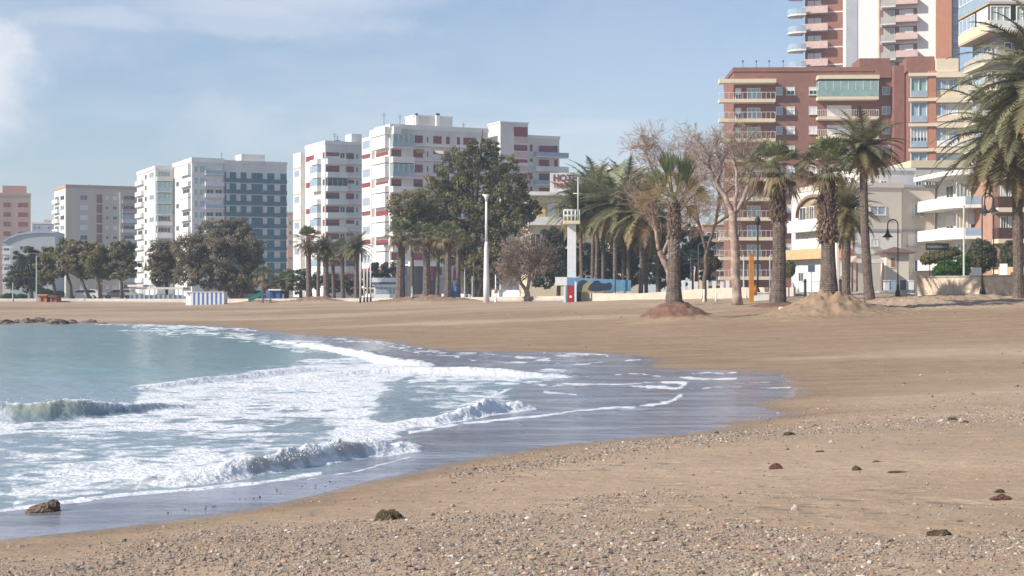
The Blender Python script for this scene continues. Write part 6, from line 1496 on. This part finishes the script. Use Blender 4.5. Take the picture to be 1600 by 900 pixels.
# first aid hut front: white panel on posts over a red board
xa = (867-800)*k; xb = (885-800)*k; yy = y-1.2; z = gz(xa, yy)
r_ = thing('notice_stand', (xa, yy, z), 'white panel on two white posts with a red board beneath, left of the blue mural', 'stand')
mb = MB(); mb.box(xa, xb, yy, yy+.3, H+(HZ-446)*k, H+(HZ-433)*k, METW); mb.build('panel', r_)
for px in (881.5, 898.5):
    xp = (px-800)*k; mb = MB(); mb.box(xp-.08, xp+.08, yy+.05, yy+.2, gz(xp, yy)-.2, H+(HZ-446)*k-.003 if px < 885 else H+(HZ-440)*k, METW); mb.build('post', r_)
xp = (891-800)*k; zb_ = gz(xp, yy); mb = MB(); mb.box(xp-.30, xp+.30, yy+.1, yy+.2, zb_-.1, H+(HZ-446)*k, REDP); mb.build('red_board', r_)
mb = MB(); zc = H+(HZ-463.5)*k; vs = [(xp+.12*cos(t), yy+.095, zc+.12*sin(t)) for t in np.linspace(0, 2*pi, 13)[:-1]]; mb.add(vs+[(a, yy+.1, c) for a, b_, c in vs], [tuple(range(12))[::-1]]+[(i, (i+1) % 12, 12+(i+1) % 12, 12+i) for i in range(12)], METW); mb.build('white_disc', r_)
# striped cabin
k = 168/F; yy = 168; xa, xb = (287-800)*k, (350-800)*k; z = gz((xa+xb)/2, yy); zt = H+(HZ-457)*k; STB = mat('stripe_blue', (.10,.20,.45), .6, .05)
r_ = thing('beach_cabin', (xa, yy, z), 'beach cabin wrapped in blue and white vertical stripes', 'cabin')
mb = MB(); n = 16; xs = np.linspace(xa+.8, xb, n)
for i in range(n-1): mb.box(xs[i], xs[i+1]-.004, yy, yy+2, z-.2, zt, STB if i % 2 else METW)
mb.build('striped_front', r_); mb = MB(); mb.hexa([(xa, yy+1.2, z-.2), (xa+.79, yy, z-.2), (xa+.79, yy+2, z-.2), (xa, yy+2, z-.2), (xa, yy+1.2, zt), (xa+.79, yy, zt), (xa+.79, yy+2, zt), (xa, yy+2, zt)], mat('pale_blue_panel', (.60,.72,.78), .6, .05)); mb.build('side_panel', r_)
mb = MB(); mb.box(xa, xb, yy-.05, yy+2.05, zt+.003, zt+.08, METW); mb.build('roof', r_)
# slide
k = 170/F; yy = 170; r_ = thing('playground_slide', (*GP(395, 170)[:2], GP(395, 170)[2]), 'green and blue playground slide beside the small fan palm', 'slide')
zl = gz((388-800)*k, yy); pa = [((388-800)*k, zl+.15), ((398-800)*k, H+(HZ-467)*k), ((408-800)*k, H+(HZ-460.5)*k)]
mb = MB()
for (xa, za), (xb, zb_) in zip(pa[:-1], pa[1:]): mb.hexa([(xa, yy, za), (xb, yy, zb_), (xb, yy+.9, zb_), (xa, yy+.9, za), (xa, yy, za+.4), (xb, yy, zb_+.4), (xb, yy+.9, zb_+.4), (xa, yy+.9, za+.4)], GREENP)
mb.build('chute', r_); mb = MB(); xa = (408-800)*k
for a in (xa+.05, xa+.9):
    for c in (yy, yy+.85): mb.box(a, a+.08, c, c+.08, zl-.2, H+(HZ-457)*k, BLUEP)
mb.box(xa+.04, xa+1.0, yy-.02, yy+.95, H+(HZ-461)*k, H+(HZ-459)*k, BLUEP); mb.build('ladder_frame', r_)
def small_house(px0, px1, pt, Y, m, rm, name, label, cat, win=True):
    k = Y/F; xa, xb = (px0-800)*k, (px1-800)*k; z = gz(xa, Y); zt = H+(HZ-pt)*k; r_ = thing(name, (xa, Y, z), label, cat)
    mb = MB(); mb.box(xa, xb, Y, Y+2, z-.2, zt, m); mb.build('wall', r_); mb = MB(); mb.box(xa-.15, xb+.15, Y-.25, Y+2.2, zt+.003, zt+.18, rm); mb.build('roof', r_)
    if win: mb = MB(); mb.box(xa+(xb-xa)*.3, xa+(xb-xa)*.6, Y-.03, Y-.002, z+.1, z+(zt-z)*.75, GLASS); mb.build('door', r_)
    return r_
small_house(60,73,462,184,mat('orange_wood', (.55,.24,.12), .8),mat('orange_wood', (.55,.24,.12), .8),'playhouse','small orange wooden playhouse at the far left','playhouse')
small_house(78,88,464,184,mat('red_wood', (.45,.13,.08), .8),TILE,'playhouse','smaller red playhouse beside the orange one at the far left','playhouse')
small_house(421,437,454,176,BLUEP,METW,'beach_cabin','small blue cabin between the two low fan palms','cabin')
r_ = small_house(584,623,447,172,METW,METW,'kiosk','white beach kiosk with a blue stripe left of the thick trunked fan palm','kiosk', False)
k = 172/F; xa, xb = (584-800)*k, (623-800)*k
mb = MB(); mb.box(xa-.2, xb+.2, 171.6, 171.74, H+(HZ-441)*k, H+(HZ-434)*k, METW); mb.box(xa-.2, xb+.2, 171.6, 173.9, H+(HZ-447)*k+.2, H+(HZ-441.5)*k, METW); mb.build('fascia', r_)
mb = MB(); mb.box(xa-.2, xb+.2, 171.55, 171.595, H+(HZ-444)*k, H+(HZ-441)*k, BLUEP); mb.build('blue_stripe', r_)
for i in range(5):
    a = xa+.2+(xb-xa-.4)*i/5; mb = MB(); mb.box(a, a+.38, 171.96, 171.998, H+(HZ-459)*k, H+(HZ-449)*k, GLASSB); mb.build('window', r_)
# blue parasols (closed)
for i, px in enumerate((699, 706, 713)):
    x, yy, z = GP(px, 164); mb = MB(); mb.tube([(x, yy, z), (x, yy, z+2.2)], .03, METG, 6); mb.tube([(x, yy, z+.4), (x, yy, z+1.2), (x, yy, z+2.1)], [.28,.2,.04], (METW, BLUEP, STB)[i], 8)
    tag(mb.build('closed_parasol'), ('white closed parasol standing left of two blue ones under the big tree', 'bright blue closed parasol between the white and the dark blue one', 'dark blue closed parasol rightmost of three near the white mast')[i], 'parasol')
# terrace pergola at left
k = 186/F; r_ = thing('terrace_pergola', GP(202, 186), 'restaurant terrace pergola with pale awning behind the beach, left of the striped cabin', 'pergola')
zt = H+(HZ-452)*k; z = gz((240-800)*k, 186)
mb = MB(); mb.box((202-800)*k, (286-800)*k, 186, 190, zt, zt+.25, WSHADE); mb.build('awning', r_)
mb = MB(); mb.box((200-800)*k, (224-800)*k, 185.8, 189, zt+.3, zt+.55, WHITE); mb.build('upper_awning', r_)
for i in range(12): xp = (203-800)*k+i*.58; mb = MB(); mb.box(xp, xp+.09, 186, 186.1, z-.1, zt-.003, METG); mb.build('post', r_)
mb = MB(); mb.box((202-800)*k, (286-800)*k, 186.15, 186.2, z, z+.9, GLASSB); mb.build('glass_screen', r_)
# white parked vans / clutter panels between trees at left, on the street behind
def car(px, Y, L, m, label, rot=0, van=False):
    x, y, z = GP(px, Y); z += .15; r_ = thing('parked_car', (x, y, z), label, 'car'); h = 1.9 if van else 1.42
    side = [(0,.35),(0,.8),(.25,.95),(.9,1.02 if not van else 1.2),(1.35,h-.04),(1.7,h),(L-.9,h),(L-.45,h-.15),(L-.05,.95),(L,.8),(L,.35)]
    n = len(side); mb = MB(); vs = [(x+a, y, z+b_) for a, b_ in side]+[(x+a, y+1.7, z+b_) for a, b_ in side]
    mb.add(vs, [tuple(range(n))[::-1], tuple(range(n, 2*n))]+[(i, (i+1) % n, n+(i+1) % n, n+i) for i in range(n)], m); mb.build('body', r_)
    mb = MB(); mb.add([(x+1.05, y-.01, z+.98), (x+L-.4, y-.01, z+.98), (x+L-.75, y-.01, z+h-.1), (x+1.5, y-.01, z+h-.1)], [(0,1,2,3)], GLASS); mb.build('window', r_)
    for a in (.75, L-.8):
        mb = MB(); mb.tube([(x+a, y-.06, z+.32), (x+a, y+.2, z+.32)], .32, METD, 14); mb.tube([(x+a, y-.08, z+.32), (x+a, y-.05, z+.32)], .18, METG, 10); mb.build('wheel', r_)
car(104, 205, 4.4, METW, 'white parked car seen between the trunks of the far left row')
car(160, 204, 4.2, mat('beige_car_paint', (.55,.45,.36), .3), 'pale beige parked car seen between the trunks of the far left row')
car(365, 190, 4.3, METW, 'white parked car behind the trunks of the broad tree')

# ------------------------------------------------------------------ world, sun, camera
SE, SAZ = 33, None
sd = np.array([-.86, -.42, 0]); sd /= np.linalg.norm(sd); el = R(SE); sdir = np.array([sd[0]*cos(el), sd[1]*cos(el), sin(el)])
w = bpy.data.worlds.new('World'); sc.world = w; w.use_nodes = True; N = w.node_tree.nodes; L = w.node_tree.links
bg = N['Background']; sky = N.new('ShaderNodeTexSky'); sky.sky_type = 'NISHITA'; sky.sun_disc = False; sky.sun_elevation = el
sky.sun_rotation = math.atan2(sdir[0], sdir[1]); sky.altitude = 0; sky.air_density = 1.0; sky.dust_density = .25; sky.ozone_density = 1.6
tc = N.new('ShaderNodeTexCoord')
def nz(scale, sx, sz, det=5, r=.55, off=(0, 0, 0)):
    mp = N.new('ShaderNodeMapping'); mp.inputs['Scale'].default_value = (sx, sx, sz); mp.inputs['Location'].default_value = off; L.new(tc.outputs['Generated'], mp.inputs[0])
    n = N.new('ShaderNodeTexNoise'); n.inputs['Scale'].default_value = scale; n.inputs['Detail'].default_value = det; n.inputs['Roughness'].default_value = r; L.new(mp.outputs[0], n.inputs['Vector']); return n.outputs[0]
def rmp(f, a, b_, c, d):
    m = N.new('ShaderNodeMapRange'); m.interpolation_type = 'SMOOTHSTEP'; L.new(f, m.inputs[0]); m.inputs[1].default_value = a; m.inputs[2].default_value = b_; m.inputs[3].default_value = c; m.inputs[4].default_value = d; return m.outputs[0]
def mth(op, a, b_):
    m = N.new('ShaderNodeMath'); m.operation = op
    for i, v in enumerate((a, b_)):
        if isinstance(v, (int, float)): m.inputs[i].default_value = v
        else: L.new(v, m.inputs[i])
    return m.outputs[0]
wisps = rmp(nz(3.0, 1, 5, 6, .55), .42, .78, 0, .50)
def cloud_at(px, py, rad, soft, amp, sq=1.0):
    d = np.array([(px-800)/F, 1, (HZ-py)/F]); d /= np.linalg.norm(d)
    vm = N.new('ShaderNodeVectorMath'); vm.operation = 'SUBTRACT'; L.new(tc.outputs['Generated'], vm.inputs[0]); vm.inputs[1].default_value = tuple(d)
    ml = N.new('ShaderNodeVectorMath'); ml.operation = 'MULTIPLY'; L.new(vm.outputs[0], ml.inputs[0]); ml.inputs[1].default_value = (1, 1, sq)
    ln = N.new('ShaderNodeVectorMath'); ln.operation = 'LENGTH'; L.new(ml.outputs[0], ln.inputs[0])
    dd = mth('ADD', ln.outputs['Value'], mth('MULTIPLY', mth('SUBTRACT', nz(22, 1, 1.5, 8, .68), .5), rad*2.4))
    return rmp(dd, rad-soft, rad+soft, amp, 0)
cl = [cloud_at(-26, 122, .026, .024, .80, .8), cloud_at(20, 90, .016, .02, .35, 1.5), cloud_at(420, 38, .09, .05, .30, 9.0), cloud_at(150, 30, .06, .04, .35, 7.0), cloud_at(380, 200, .034, .03, .30, 1.8), cloud_at(420, 172, .022, .012, .22, 4.0), cloud_at(310, 180, .015, .01, .2, 4.0), cloud_at(930, 160, .05, .04, .14, 1.8), cloud_at(60, 45, .07, .05, .20, 3.2), cloud_at(960, 95, .12, .09, .12, 2.2)]
tot = wisps
for c in cl: tot = mth('MAXIMUM', tot, c)
mx = N.new('ShaderNodeMix'); mx.data_type = 'RGBA'; L.new(tot, mx.inputs[0]); L.new(sky.outputs[0], mx.inputs[6]); mx.inputs[7].default_value = CLOUDC
tint = N.new('ShaderNodeMix'); tint.data_type = 'RGBA'; tint.blend_type = 'MULTIPLY'; tint.inputs[0].default_value = 1; L.new(sky.outputs[0], tint.inputs[6]); tint.inputs[7].default_value = (.95, .935, 1.0, 1); L.new(tint.outputs[2], mx.inputs[6])
L.new(mx.outputs[2], bg.inputs[0]); bg.inputs[1].default_value = SKYS
sl = bpy.data.lights.new('sun', 'SUN'); sl.energy = SUNE; sl.angle = R(.6); sl.color = (1, .93, .83)
so = bpy.data.objects.new('sun', sl); C.objects.link(so)
from mathutils import Vector
so.rotation_euler = Vector(tuple(sdir)).to_track_quat('Z', 'Y').to_euler(); so.location = (0, 0, 50)
cam = bpy.data.cameras.new('camera'); co = bpy.data.objects.new('camera', cam); C.objects.link(co)
co.location = (0, 0, H); co.rotation_euler = (pi/2, 0, 0); cam.sensor_width = 36; cam.lens = 36*F/1600; cam.shift_y = (HZ-450)/1600; cam.clip_end = 9000; cam.clip_start = .1
sc.camera = co
sc.view_settings.view_transform = 'Standard'; sc.view_settings.look = 'None'; sc.view_settings.gamma = 1; sc.view_settings.exposure = EXPO
sc.render.resolution_x = 1024; sc.render.resolution_y = 576
sc.cycles.max_bounces = 6
hm = bpy.data.materials.new('sea_haze'); hm.use_nodes = True; n_ = hm.node_tree.nodes; n_.remove(n_['Principled BSDF'])
pv = n_.new('ShaderNodeVolumePrincipled'); pv.inputs['Density'].default_value = HAZE; pv.inputs['Color'].default_value = (.70, .84, 1, 1); pv.inputs['Anisotropy'].default_value = 0
hm.node_tree.links.new(pv.outputs[0], n_['Material Output'].inputs['Volume'])
mb = MB(); mb.box(-1900, 1900, -1900, 1900, -3.2, 92, hm); tag(mb.build('haze'), kind='stuff')
sc.cycles.volume_bounces = 0
